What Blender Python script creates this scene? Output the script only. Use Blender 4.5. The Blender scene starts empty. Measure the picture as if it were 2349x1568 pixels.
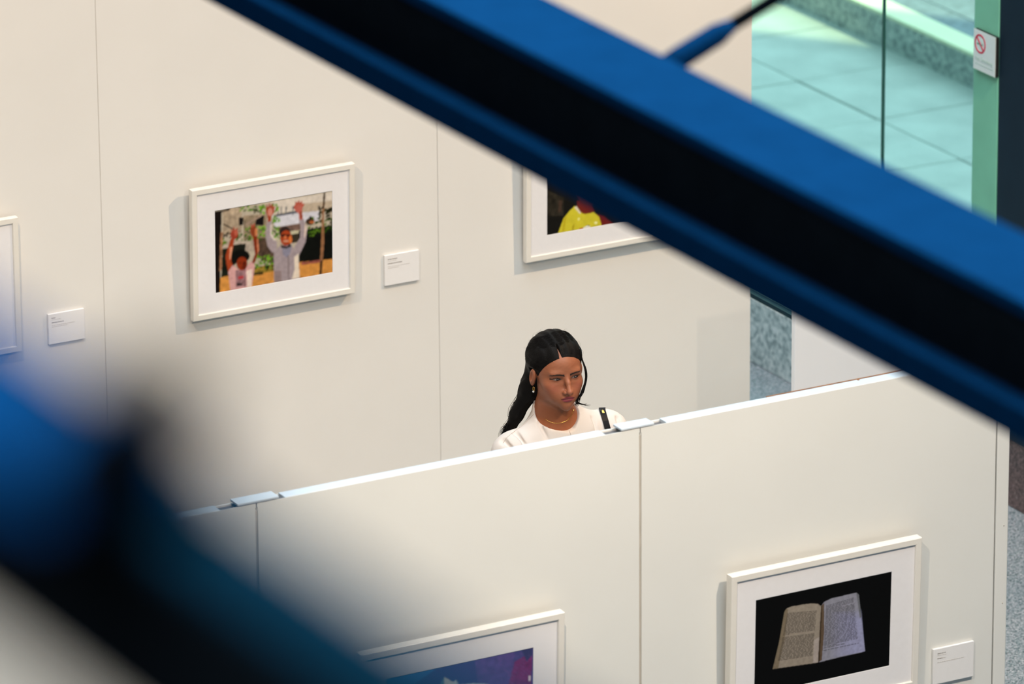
import bpy, bmesh, math, random
import numpy as np
from mathutils import Vector, Matrix
from mathutils.bvhtree import BVHTree

# ---------------------------------------------------------------- camera, world, sun, lights, exposure
scene = bpy.context.scene
col = scene.collection
FPX, W_PX, H_PX = 14500.0, 2349.0, 1568.0
PIT, YAW, ROLL = map(math.radians, (19.1, 28.6, -0.43))
CAM = np.array([0.0, 0.0, 7.63])
_f = np.array([math.sin(YAW)*math.cos(PIT), math.cos(YAW)*math.cos(PIT), -math.sin(PIT)])
_r0 = np.array([math.cos(YAW), -math.sin(YAW), 0.0]); _u0 = np.cross(_r0, _f)
_r = math.cos(ROLL)*_r0 + math.sin(ROLL)*_u0
_u = -math.sin(ROLL)*_r0 + math.cos(ROLL)*_u0
def ray(x, y): return _f + _r*((x - W_PX/2)/FPX) - _u*((y - H_PX/2)/FPX)
def at(x, y, d): return CAM + ray(x, y)*d
def onY(x, y, Y): q = ray(x, y); return CAM + q*((Y - CAM[1])/q[1])

cam = bpy.data.cameras.new('camera'); camo = bpy.data.objects.new('camera', cam); col.objects.link(camo)
m = Matrix.Identity(4)
for i in range(3):
    m[i][0], m[i][1], m[i][2], m[i][3] = _r[i], _u[i], -_f[i], CAM[i]
camo.matrix_world = m
cam.sensor_width = 36.0; cam.lens = FPX/W_PX*36.0
cam.clip_start = 0.05; cam.clip_end = 300
cam.dof.use_dof = True; cam.dof.focus_distance = 18.3; cam.dof.aperture_fstop = 4.9
scene.camera = camo

world = bpy.data.worlds.new('world'); scene.world = world; world.use_nodes = True
wb = world.node_tree.nodes['Background']
wb.inputs[0].default_value = (0.80, 0.90, 1.0, 1); wb.inputs[1].default_value = 2.5

def light(name, kind, loc, energy, color, target=None, size=0.1, size_y=None, angle=60, blend=0.6):
    d = bpy.data.lights.new(name, kind); d.energy = energy; d.color = color
    if kind == 'AREA':
        d.shape = 'RECTANGLE'; d.size = size; d.size_y = size_y or size
    elif kind == 'SPOT':
        d.spot_size = math.radians(angle); d.spot_blend = blend; d.shadow_soft_size = size
    o = bpy.data.objects.new(name, d); col.objects.link(o); o.location = loc
    if target is not None:
        o.rotation_euler = (Vector(target) - Vector(loc)).to_track_quat('-Z', 'Y').to_euler()
    return o
sun = light('sun', 'SUN', (0, 0, 30), 4.4, (1.0, 0.80, 0.45))
sun.data.angle = math.radians(0.6)
SUN_EL = math.radians(74)
SUN_DIR = Vector((-0.799*math.cos(SUN_EL), -0.602*math.cos(SUN_EL), -math.sin(SUN_EL)))
sun.rotation_euler = SUN_DIR.to_track_quat('-Z', 'Y').to_euler()
# daylight from the roof light over the gallery
light('roof_light', 'AREA', (7.3, 13.0, 10.8), 1500, (0.72, 0.88, 1.0), (7.3, 13.0, 0), 6.8, 16.0)
light('rail_fill', 'AREA', (-0.6, 3.6, 10.6), 150, (0.72, 0.88, 1.0), (-0.4, 3.6, 0), 2.0, 3.0)  # fill light added to brighten the handrail top and plate
# warm track spots on the two display walls
WARM = (1.0, 0.73, 0.47); WARM2 = (1.0, 0.82, 0.63)
light('track_spot', 'SPOT', (10.85, 14.8, 4.1), 330, WARM, (9.2, 16.87, 1.7), 0.03, angle=112, blend=0.7)
light('track_spot', 'SPOT', (6.2, 14.8, 4.1), 185, WARM, (8.1, 16.87, 1.5), 0.03, angle=85, blend=0.9)
light('track_spot', 'SPOT', (8.9, 11.5, 4.3), 340, WARM2, (8.2, 13.68, 1.3), 0.03, angle=75, blend=0.9)
light('track_spot', 'SPOT', (6.2, 11.5, 4.3), 300, WARM2, (6.9, 13.68, 1.3), 0.03, angle=75, blend=0.9)

scene.view_settings.view_transform = 'Standard'
scene.view_settings.look = 'None'
scene.view_settings.gamma = 1.0
scene.view_settings.use_curve_mapping = False
scene.view_settings.exposure = 0.0
scene.cycles.use_denoising = True
scene.cycles.use_adaptive_sampling = True
scene.cycles.adaptive_threshold = 0.05
scene.cycles.max_bounces = 5
scene.cycles.diffuse_bounces = 3
scene.cycles.transparent_max_bounces = 12
scene.cycles.sample_clamp_indirect = 8.0

# ---------------------------------------------------------------- helpers
rnd = random.Random(7); nrs = np.random.RandomState(7)
def lin(c):
    out = []
    for v in c[:3]:
        v = v/255.0
        out.append(v/12.92 if v <= 0.04045 else ((v + 0.055)/1.055)**2.4)
    return tuple(out)
def lin_arr(a):
    a = np.asarray(a, dtype=np.float64)/255.0
    return np.where(a <= 0.04045, a/12.92, ((a + 0.055)/1.055)**2.4)

def mat(name, color, rough=0.5, metal=0.0, spec=0.5, noise=None, bump=None, speck=None, attr=None, coat=0.0):
    """procedural principled material; noise=(scale, amount), bump=(scale, strength), speck=(scale, [(pos,color)...])"""
    M = bpy.data.materials.new(name); M.use_nodes = True
    nt = M.node_tree; n = nt.nodes; b = n['Principled BSDF']
    b.inputs['Base Color'].default_value = (*color, 1); b.inputs['Roughness'].default_value = rough
    b.inputs['Metallic'].default_value = metal; b.inputs['Specular IOR Level'].default_value = spec
    if coat: b.inputs['Coat Weight'].default_value = coat
    tc = n.new('ShaderNodeTexCoord')
    if attr:
        a = n.new('ShaderNodeAttribute'); a.attribute_name = attr
        nt.links.new(a.outputs['Color'], b.inputs['Base Color'])
    if noise:
        t = n.new('ShaderNodeTexNoise'); t.inputs['Scale'].default_value = noise[0]; t.inputs['Detail'].default_value = 2
        mx = n.new('ShaderNodeMix'); mx.data_type = 'RGBA'; mx.blend_type = 'MULTIPLY'
        cr = n.new('ShaderNodeValToRGB')
        lo = 1 - noise[1]
        cr.color_ramp.elements[0].position = 0.3; cr.color_ramp.elements[0].color = (lo, lo, lo, 1)
        cr.color_ramp.elements[1].position = 0.7; cr.color_ramp.elements[1].color = (1, 1, 1, 1)
        nt.links.new(tc.outputs['Object'], t.inputs['Vector']); nt.links.new(t.outputs['Fac'], cr.inputs[0])
        mx.inputs['Factor'].default_value = 1.0
        mx.inputs['A'].default_value = (*color, 1)
        nt.links.new(cr.outputs[0], mx.inputs['B']); nt.links.new(mx.outputs['Result'], b.inputs['Base Color'])
    if speck:
        t = n.new('ShaderNodeTexVoronoi'); t.inputs['Scale'].default_value = speck[0]
        t2 = n.new('ShaderNodeTexNoise'); t2.inputs['Scale'].default_value = speck[0]*0.55; t2.inputs['Detail'].default_value = 3
        cr = n.new('ShaderNodeValToRGB'); cr.color_ramp.interpolation = 'LINEAR'
        el = cr.color_ramp.elements
        while len(el) < len(speck[1]): el.new(0.5)
        for e, (p, c) in zip(el, speck[1]): e.position = p; e.color = (*c, 1)
        sep = n.new('ShaderNodeSeparateColor')
        add = n.new('ShaderNodeMath'); add.operation = 'MULTIPLY_ADD'; add.inputs[1].default_value = 0.45
        mul = n.new('ShaderNodeMath'); mul.operation = 'MULTIPLY'; mul.inputs[1].default_value = 0.6
        nt.links.new(tc.outputs['Object'], t.inputs['Vector']); nt.links.new(tc.outputs['Object'], t2.inputs['Vector'])
        nt.links.new(t.outputs['Color'], sep.inputs[0]); nt.links.new(t2.outputs['Fac'], mul.inputs[0])
        nt.links.new(sep.outputs[0], add.inputs[0]); nt.links.new(mul.outputs[0], add.inputs[2])
        nt.links.new(add.outputs[0], cr.inputs[0]); nt.links.new(cr.outputs[0], b.inputs['Base Color'])
    if bump:
        t = n.new('ShaderNodeTexNoise'); t.inputs['Scale'].default_value = bump[0]; t.inputs['Detail'].default_value = 2
        bp = n.new('ShaderNodeBump'); bp.inputs['Strength'].default_value = bump[1]; bp.inputs['Distance'].default_value = 0.002
        nt.links.new(tc.outputs['Object'], t.inputs['Vector']); nt.links.new(t.outputs['Fac'], bp.inputs['Height'])
        nt.links.new(bp.outputs['Normal'], b.inputs['Normal'])
    return M

def glass_mat(name, tint, refl=0.08):
    M = bpy.data.materials.new(name); M.use_nodes = True
    nt = M.node_tree; n = nt.nodes; n.remove(n['Principled BSDF']); out = n['Material Output']
    tr = n.new('ShaderNodeBsdfTransparent'); tr.inputs[0].default_value = (*tint, 1)
    gl = n.new('ShaderNodeBsdfGlossy'); gl.inputs['Roughness'].default_value = 0.02; gl.inputs[0].default_value = (1, 1, 1, 1)
    fr = n.new('ShaderNodeFresnel'); fr.inputs[0].default_value = 1.35
    mx = n.new('ShaderNodeMixShader')
    ge = n.new('ShaderNodeNewGeometry'); inv = n.new('ShaderNodeMath'); inv.operation = 'SUBTRACT'; inv.inputs[0].default_value = 1.0
    mu = n.new('ShaderNodeMath'); mu.operation = 'MULTIPLY'
    nt.links.new(ge.outputs['Backfacing'], inv.inputs[1]); nt.links.new(inv.outputs[0], mu.inputs[0]); nt.links.new(fr.outputs[0], mu.inputs[1])
    nt.links.new(mu.outputs[0], mx.inputs[0]); nt.links.new(tr.outputs[0], mx.inputs[1]); nt.links.new(gl.outputs[0], mx.inputs[2])
    nt.links.new(mx.outputs[0], out.inputs[0])
    return M

def tag(o, label=None, cat=None, group=None, kind=None):
    if label: o['label'] = label
    if cat: o['category'] = cat
    if group: o['group'] = group
    if kind: o['kind'] = kind
    return o
def empty(name, loc, label=None, cat=None, group=None, kind=None):
    o = bpy.data.objects.new(name, None); col.objects.link(o); o.location = loc; o.empty_display_size = 0.1
    return tag(o, label, cat, group, kind)
def mesh_obj(name, verts, faces, material, parent=None, loc=(0, 0, 0), smooth=False):
    me = bpy.data.meshes.new(name); me.from_pydata([tuple(map(float, v)) for v in verts], [], faces); me.update()
    if smooth: me.polygons.foreach_set('use_smooth', [True]*len(me.polygons))
    if material: me.materials.append(material)
    o = bpy.data.objects.new(name, me); col.objects.link(o); o.location = loc
    if parent: o.parent = parent
    return o
def bm_obj(name, bm, material, parent=None, loc=(0, 0, 0), smooth=False):
    me = bpy.data.meshes.new(name); bmesh.ops.recalc_face_normals(bm, faces=bm.faces); bm.to_mesh(me); bm.free()
    if smooth: me.polygons.foreach_set('use_smooth', [True]*len(me.polygons))
    if material: me.materials.append(material)
    o = bpy.data.objects.new(name, me); col.objects.link(o); o.location = loc
    if parent: o.parent = parent
    return o
def box_bm(bm, lo, hi):
    x0, y0, z0 = lo; x1, y1, z1 = hi
    v = [bm.verts.new(p) for p in ((x0,y0,z0),(x1,y0,z0),(x1,y1,z0),(x0,y1,z0),(x0,y0,z1),(x1,y0,z1),(x1,y1,z1),(x0,y1,z1))]
    for f in ((0,3,2,1),(4,5,6,7),(0,1,5,4),(1,2,6,5),(2,3,7,6),(3,0,4,7)): bm.faces.new([v[i] for i in f])
def box(name, lo, hi, material, parent=None, bevel=0.0, loc=(0, 0, 0)):
    bm = bmesh.new(); box_bm(bm, lo, hi)
    if bevel: bmesh.ops.bevel(bm, geom=list(bm.edges), offset=bevel, segments=2, affect='EDGES', profile=0.5)
    return bm_obj(name, bm, material, parent, loc)
def boxes(name, lst, material, parent=None, loc=(0, 0, 0), bevel=0.0):
    bm = bmesh.new()
    for lo, hi in lst: box_bm(bm, lo, hi)
    if bevel: bmesh.ops.bevel(bm, geom=list(bm.edges), offset=bevel, segments=1, affect='EDGES')
    return bm_obj(name, bm, material, parent, loc)
def tube(name, pts, radii, material, parent=None, loc=(0, 0, 0), seg=8, flat=None):
    """swept tube through pts, radius per point; flat=(sideways factor) squashes it"""
    pts = [Vector(p) for p in pts]; n = len(pts)
    if not hasattr(radii, '__len__'): radii = [radii]*n
    verts, faces = [], []; up = Vector((0, 0, 1))
    prev = None
    for i, p in enumerate(pts):
        t = (pts[min(i+1, n-1)] - pts[max(i-1, 0)]).normalized()
        if prev is None:
            a = t.cross(up)
            if a.length < 1e-3: a = t.cross(Vector((1, 0, 0)))
            a.normalize()
        else:
            a = prev - t*prev.dot(t)
            a.normalize()
        prev = a; b = t.cross(a)
        for k in range(seg):
            an = 2*math.pi*k/seg
            verts.append(p + a*(math.cos(an)*radii[i]) + b*(math.sin(an)*radii[i]*(flat or 1)))
    for i in range(n-1):
        for k in range(seg):
            k2 = (k+1) % seg
            faces.append((i*seg+k, i*seg+k2, (i+1)*seg+k2, (i+1)*seg+k))
    faces.append(tuple(range(seg-1, -1, -1))); faces.append(tuple((n-1)*seg+k for k in range(seg)))
    return mesh_obj(name, verts, faces, material, parent, loc, smooth=True)

# ---------------------------------------------------------------- materials
M = {}
M['wall'] = mat('cream_wall_paint', (0.80, 0.775, 0.735), 0.75, noise=(3.0, 0.03), spec=0.2)
M['front'] = mat('off_white_wall_paint', (0.79, 0.785, 0.745), 0.75, noise=(3.0, 0.03), spec=0.2)
M['seam'] = mat('beige_joint', (0.55, 0.50, 0.43), 0.8, noise=(12, 0.2))
M['channel'] = mat('grey_metal_channel', (0.13, 0.12, 0.125), 0.5)
M['cap'] = mat('white_cap_strip', (0.60, 0.66, 0.72), 0.6, noise=(30, 0.04))
M['rawedge'] = mat('raw_brown_board_edge', (0.30, 0.13, 0.05), 0.8, noise=(40, 0.4))
M['frame'] = mat('cream_lacquered_wood', (0.83, 0.79, 0.72), 0.4, noise=(20, 0.03))
M['mat'] = mat('white_mat_board', (0.84, 0.82, 0.83), 0.85, noise=(60, 0.02))
M['card'] = mat('white_card', (0.86, 0.84, 0.83), 0.6, noise=(60, 0.02))
M['ink'] = mat('grey_ink', (0.30, 0.27, 0.25), 0.8)
M['ink_pale'] = mat('pale_grey_ink', (0.60, 0.57, 0.54), 0.8)
M['print'] = mat('photo_print', (0.5, 0.5, 0.5), 0.7, attr='Col', spec=0.08)
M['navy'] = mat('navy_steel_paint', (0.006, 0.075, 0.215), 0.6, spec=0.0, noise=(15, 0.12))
M['dark_steel'] = mat('dark_steel_paint', (0.020, 0.026, 0.034), 0.55, spec=0.02, noise=(15, 0.2))
G1 = [(0.16, (0.01, 0.02, 0.025)), (0.34, (0.09, 0.13, 0.145)), (0.50, (0.26, 0.32, 0.34)), (0.68, (0.40, 0.40, 0.44)), (0.82, (0.66, 0.69, 0.70))]
G2 = [(0.12, (0.015, 0.012, 0.012)), (0.36, (0.08, 0.055, 0.05)), (0.55, (0.16, 0.10, 0.095)), (0.75, (0.24, 0.16, 0.15)), (0.92, (0.38, 0.34, 0.32))]
G3 = [(0.12, (0.10, 0.13, 0.13)), (0.36, (0.25, 0.29, 0.28)), (0.55, (0.42, 0.45, 0.43)), (0.75, (0.55, 0.56, 0.53)), (0.92, (0.7, 0.7, 0.66))]
M['granite'] = mat('grey_granite', (0.3, 0.3, 0.3), 0.2, speck=(230, G1), spec=0.7)
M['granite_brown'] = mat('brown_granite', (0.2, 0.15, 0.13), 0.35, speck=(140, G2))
M['granite_kerb'] = mat('grey_green_kerb', (0.4, 0.4, 0.4), 0.3, speck=(70, [(p, tuple(min(0.95, v*1.7) for v in c)) for p, c in G3]))
M['granite_out'] = mat('pale_granite', (0.4, 0.4, 0.4), 0.7, speck=(60, G3))
M['paver'] = mat('pale_stone_paver', (0.62, 0.62, 0.58), 0.8, noise=(4, 0.22))
M['paver_bed'] = mat('dark_paver_bed', (0.22, 0.22, 0.21), 0.9, noise=(9, 0.3))
M['road'] = mat('blue_grey_asphalt', (0.30, 0.33, 0.37), 0.9, noise=(20, 0.35))
M['glass'] = glass_mat('green_tinted_glass', (0.71, 0.92, 0.89))
M['seal'] = mat('dark_glass_joint', (0.03, 0.07, 0.055), 0.5)
M['mullion'] = mat('green_grey_metal', (0.27, 0.70, 0.47), 0.35, noise=(5, 0.15))
M['column'] = mat('dark_navy_metal', (0.010, 0.026, 0.045), 0.5, spec=0.3, noise=(6, 0.2))
M['dark_wall'] = mat('dark_grey_plaster', (0.02, 0.022, 0.025), 0.9, noise=(3, 0.2))
M['ceiling'] = mat('grey_ceiling', (0.10, 0.10, 0.11), 0.9, noise=(3, 0.1))
M['concrete'] = mat('grey_concrete', (0.08, 0.085, 0.09), 0.8, noise=(5, 0.2))

# ---------------------------------------------------------------- the room
XF = 11.198
tag(box('floor', (-5, -3, -0.20), (XF + 0.01, 25, 0), M['granite']), kind='structure')
tag(box('wall_left', (-5.2, -3.2, 0), (-5, 25, 11), M['dark_wall']), kind='structure')
tag(box('wall_rear', (-5, -3.2, 0), (XF + 0.4, -3, 11), M['dark_wall']), kind='structure')
tag(box('wall_far', (-5, 25, 0), (XF + 0.4, 25.2, 11), M['dark_wall']), kind='structure')
# roof slab, and the skewed edge of an added slab that shades the paving
e_ = Vector((0.602, -0.799, 0)); g0 = Vector((13.45, 22.36, 0))
p0 = g0 - SUN_DIR*(11.4/abs(SUN_DIR.z))
rv = [(-5.2, -3.2), (XF + 0.4, -3.2), (XF + 0.4, 25.2), (-5.2, 25.2)]
n_ = len(rv)
tag(mesh_obj('ceiling', [(x, y, 11.0) for x, y in rv] + [(x, y, 11.3) for x, y in rv],
             [tuple(range(n_-1, -1, -1)), tuple(range(n_, 2*n_))] + [(i, (i+1) % n_, (i+1) % n_ + n_, i+n_) for i in range(n_)], M['ceiling']), kind='structure')
cq = [p0 + e_*5.0, p0 - e_*2.2, p0 - e_*2.2 + Vector((-0.799, -0.602, 0))*5.6, p0 + e_*5.0 + Vector((-0.799, -0.602, 0))*5.6]
tag(mesh_obj('shade_slab', [(v.x, v.y, 11.4) for v in cq] + [(v.x, v.y, 11.6) for v in cq], [(0, 1, 2, 3), (7, 6, 5, 4), (0, 4, 5, 1), (1, 5, 6, 2), (2, 6, 7, 3), (3, 7, 4, 0)], M['ceiling']), kind='structure')  # unseen slab, added to throw the shade edge on the paving
tag(box('floor_mezzanine', (-5, -3, 5.65), (0.86, 25, 5.95), M['concrete']), kind='structure')

# glazed side: granite kerb, glass panes, mullion, dark column
tag(box('trim_1', (XF, -3, 0), (XF + 0.24, 17.6, 0.246), M['granite_brown'], bevel=0.004), kind='structure')
tag(box('trim_4', (XF, 17.604, 0), (XF + 0.24, 25, 0.246), M['granite_kerb'], bevel=0.004), kind='structure')  # same kerb, its paler greener look here put into the colour
win = empty('window_1', (XF, 17.2, 0.246), kind='structure')
def wbox(name, y0, y1, x0, x1, z0, z1, m_, bevel=0):
    return box(name, (x0, y0 - 17.2, z0 - 0.246), (x1, y1 - 17.2, z1 - 0.246), m_, win, bevel)
wbox('glass_pane', 17.864, 21.0, 0.012, 0.024, 0.262, 6.0, M['glass'])
wbox('glass_pane', 17.244, 17.858, 0.012, 0.024, 0.262, 6.0, M['glass'])
wbox('glass_pane', 21.006, 24.9, 0.012, 0.024, 0.262, 6.0, M['glass'])
for y in (17.861, 21.003): wbox('glass_joint', y - 0.0022, y + 0.0022, 0.012, 0.024, 0.262, 6.0, M['seal'])
wbox('glass_channel', 17.244, 24.9, 0.004, 0.034, 0.246, 0.264, M['seal'])
wbox('mullion', 17.093, 17.246, -0.0105, 0.10, 0.246, 10.9, M['mullion'], 0.003)
wbox('column', 16.30, 17.091, -0.01, 0.30, 0.246, 10.9, M['column'], 0.006)
wbox('light_block_panel', -2.95, 16.29, 0.01, 0.10, 0.246, 6.0, M['column'])  # unseen opaque panel added to keep outside light off the partitions
wbox('transom', -2.95, 24.9, -0.005, 0.14, 6.0, 6.2, M['column'])
tag(box('wall_right', (XF, -3, 6.2), (XF + 0.24, 25, 11), M['dark_wall']), kind='structure')

# outside: pavers, low stone kerb, road
pav = empty('pavement', (12.3, 20, 0), kind='structure')
box('paver_bed', (-1.1, -22.5, -0.25), (1.46, 20, -0.018), M['paver_bed'], pav)
bm = bmesh.new(); box_bm(bm, (-0.311, -0.311, -0.05), (0.311, 0.311, 0))
bmesh.ops.bevel(bm, geom=list(bm.edges), offset=0.004, segments=1, affect='EDGES')
pmesh = bpy.data.meshes.new('paver'); bmesh.ops.recalc_face_normals(bm, faces=bm.faces); bm.to_mesh(pmesh); bm.free(); pmesh.materials.append(M['paver'])
for i in range(4):
    for j in range(-4, 10):
        o = bpy.data.objects.new('paver', pmesh); col.objects.link(o); o.parent = pav
        o.location = (13.19 + 0.315 - 0.63*i - 12.3, 21.68 + 0.315 - 0.63*j - 20 + 1.26, rnd.uniform(-0.002, 0.001))
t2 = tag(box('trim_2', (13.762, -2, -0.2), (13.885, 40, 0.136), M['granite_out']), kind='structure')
box('sunlit_kerb_top', (13.758, -2, 0.136), (13.887, 40, 0.152), mat('sunlit_kerb_yellow', (0.95, 0.90, 0.62), 0.7, noise=(6, 0.06)), t2, 0.003)  # sunlight on the kerb top put into a bright yellow colour
tag(box('trim_3', (13.885, -2, -0.2), (14.03, 40, 0.146), M['road'], bevel=0.004), kind='structure')
tag(box('ground', (14.045, -2, -0.25), (40, 60, 0.14), M['road']), kind='structure')

# ---------------------------------------------------------------- display partitions made of panels
def partition(name, xs, yf, top, wallm, label, caps, end_post=None, thick=0.046, bev=0.0025, gap=0.0012):
    root = empty(name, (xs[0], yf, 0), label, 'partition')
    x0 = xs[0]
    for a, b in zip(xs[:-1], xs[1:]):
        bm = bmesh.new()
        box_bm(bm, (a - x0 + gap, 0, 0.01), (b - x0 - gap, thick, top - 0.012))
        bmesh.ops.bevel(bm, geom=[e for e in bm.edges if abs(e.verts[0].co.z - e.verts[1].co.z) > 0.5], offset=bev, segments=2, affect='EDGES')
        box_bm(bm, (a - x0 + 0.0015, 0.0, top - 0.012), (b - x0 - 0.0015, 0.002, top))
        box_bm(bm, (a - x0 + 0.0015, thick - 0.005, top - 0.012), (b - x0 - 0.0015, thick, top - 0.004))
        bm_obj('panel', bm, wallm, root)
    for b in xs[1:-1]:
        box('joint_strip', (b - x0 - 0.004, 0.0022, 0.01), (b - x0 + 0.004, thick - 0.004, top - 0.02), M['seam'], root)
    box('top_channel', (0.002, 0.002, top - 0.0115), (xs[-1] - x0 - 0.002, thick - 0.005, top - 0.009), M['channel'], root)
    for a, b in caps['strips']:
        box('cap_strip', (a - x0, 0.0022, top - 0.009), (b - x0, thick - 0.0052, top + 0.001), M['cap'], root, 0.001)
    for a, b in caps['plates']:
        p = box('connector_plate', (a - x0, -0.002, top + 0.0025), (b - x0, thick - 0.003, top + 0.0085), M['cap'], root, 0.0012)
        box('plate_bracket', (a - x0 + 0.022, 0.004, top - 0.009), (b - x0 - 0.022, thick - 0.007, top + 0.0027), M['channel'], p)
    if end_post:
        box('end_post', (end_post[0] - x0, 0.001, 0.01), (end_post[1] - x0, thick - 0.001, top - 0.002), wallm, root, 0.003)
        box('joint_strip', (xs[-1] - x0 + 0.0005, 0.008, 0.01), (end_post[0] - x0 - 0.0005, thick - 0.004, top - 0.02), M['seam'], root)
        for z in (1.43, 1.20):
            bm = bmesh.new(); bmesh.ops.create_uvsphere(bm, u_segments=8, v_segments=5, radius=0.0018)
            bm_obj('screw', bm, M['seam'], root, (end_post[0] - x0 + 0.026, 0.0008, z))
    return root
YF, YB, TOPF = 13.685, 16.872, 1.924
front = partition('partition_wall', [4.436, 5.573, 6.710, 7.847, 8.975], YF, TOPF, M['front'],
    'long off-white display partition in the foreground with white cap strips along its top', dict(
    strips=[(4.44, 5.47), (5.66, 6.608), (6.793, 7.742), (7.929, 8.973)],
    plates=[(5.52, 5.637), (6.656, 6.774), (7.788, 7.889)]), end_post=(8.9785, 9.019))
o = box('raw_edge', (8.262 - 4.436, 0.0412, TOPF - 0.0041), (8.70 - 4.436, 0.0458, TOPF + 0.0022), M['rawedge'], front)
o['label'] = 'raw brown board edge'
boxes('nick', [((8.545 - 4.436, 0.033, TOPF + 0.0009), (8.552 - 4.436, 0.041, TOPF + 0.0016))], M['rawedge'], front)
back = partition('partition_wall', [5.432, 6.597, 7.762, 8.935, 10.092], YB, 2.75, M['wall'],
    'tall cream display partition behind the woman carrying three framed photographs', dict(strips=[(5.44, 10.08)], plates=[]), bev=0.0012, gap=0.0006)
# plain white board standing between the partitions near the glass
bd = empty('display_board', (9.95, 16.0, 0), 'plain white freestanding board near the glass, beyond the foreground partition', 'display board')
box('panel', (-0.218, 0, 0.03), (0.222, 0.02, 1.47), mat('white_board_laminate', (0.88, 0.90, 0.93), 0.5, noise=(5, 0.02)), bd, 0.002)
for sx in (-0.17, 0.15):
    boxes('foot', [((sx, -0.12, 0), (sx + 0.03, 0.14, 0.012)), ((sx, 0.0, 0.012), (sx + 0.03, 0.02, 0.032))], M['channel'], bd)

# ---------------------------------------------------------------- painted photo prints (flat pictures)
class Paint:
    """tiny painter: polygons given in photograph pixels of the plane Y, stored on a fine grid"""
    def __init__(s, x0, x1, z0, z1, Y, nx, nz, bg):
        s.x0, s.x1, s.z0, s.z1, s.Y = x0, x1, z0, z1, Y
        s.nx, s.nz = nx, nz
        gx = np.linspace(x0, x1, nx); gz = np.linspace(z0, z1, nz)
        s.GX, s.GZ = np.meshgrid(gx, gz)
        s.C = np.ones((nz, nx, 3))*lin_arr(bg)
        s.tr = lambda x, y: (x, y)
    def pts(s, P):
        out = []
        for x, y in P:
            a, b = s.tr(x, y); w = onY(a, b, s.Y); out.append((w[0], w[2]))
        return out
    def mask(s, P):
        P = s.pts(P); ins = np.zeros(s.GX.shape, bool); n = len(P)
        for i in range(n):
            (xa, za), (xb, zb) = P[i], P[(i+1) % n]
            if abs(zb - za) < 1e-9: continue
            c = ((za > s.GZ) != (zb > s.GZ)) & (s.GX < (xb - xa)*(s.GZ - za)/(zb - za) + xa)
            ins ^= c
        return ins
    def ell(s, x, y, rx, ry, n=20, rot=0.0):
        return [(x + rx*math.cos(t)*math.cos(rot) - ry*math.sin(t)*math.sin(rot), y + rx*math.cos(t)*math.sin(rot) + ry*math.sin(t)*math.cos(rot)) for t in np.linspace(0, 2*math.pi, n, endpoint=False)]
    def fill(s, P, c, jit=0.0, alpha=1.0):
        k = s.mask(P); cc = np.ones(s.C.shape)*lin_arr(c)
        if jit: cc = cc*(1 + jit*s.noise(3)[..., None])
        s.C[k] = s.C[k]*(1 - alpha) + cc[k]*alpha
    def noise(s, r):
        a = nrs.randn(s.nz, s.nx)
        return s.smooth(a[..., None], r)[..., 0]*r*1.2
    def smooth(s, A, r):
        for ax in (0, 1):
            B = np.zeros_like(A); n = A.shape[ax]
            for d in range(-r, r+1):
                idx = np.clip(np.arange(n) + d, 0, n-1); B += np.take(A, idx, axis=ax)
            A = B/(2*r + 1)
        return A
    def leaves(s, x0, x1, y0, y1, n, cols, r=(8, 24)):
        for _ in range(n):
            x, y = rnd.uniform(x0, x1), rnd.uniform(y0, y1)
            s.fill(s.ell(x, y, rnd.uniform(*r), rnd.uniform(r[0], r[1]*0.7), 8, rnd.uniform(0, 3)), rnd.choice(cols))
    def build(s, name, parent, off, blur=1, gain=1.0):
        C = s.smooth(s.C, blur) if blur else s.C
        C = np.clip(C*gain, 0, 1)
        n = s.nx*s.nz
        V = np.stack([s.GX.ravel() - off[0], np.zeros(n) - off[1], s.GZ.ravel() - off[2]], 1)
        i = np.arange(n).reshape(s.nz, s.nx)
        Fq = np.stack([i[:-1, :-1].ravel(), i[:-1, 1:].ravel(), i[1:, 1:].ravel(), i[1:, :-1].ravel()], 1)
        me = bpy.data.meshes.new(name); me.from_pydata(V.tolist(), [], Fq.tolist()); me.update()
        a = me.color_attributes.new('Col', 'FLOAT_COLOR', 'POINT')
        rgba = np.ones((n, 4), np.float32); rgba[:, :3] = C.reshape(-1, 3)
        a.data.foreach_set('color', rgba.ravel())
        me.materials.append(M['print'])
        o = bpy.data.objects.new(name, me); col.objects.link(o); o.parent = parent
        return o

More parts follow.
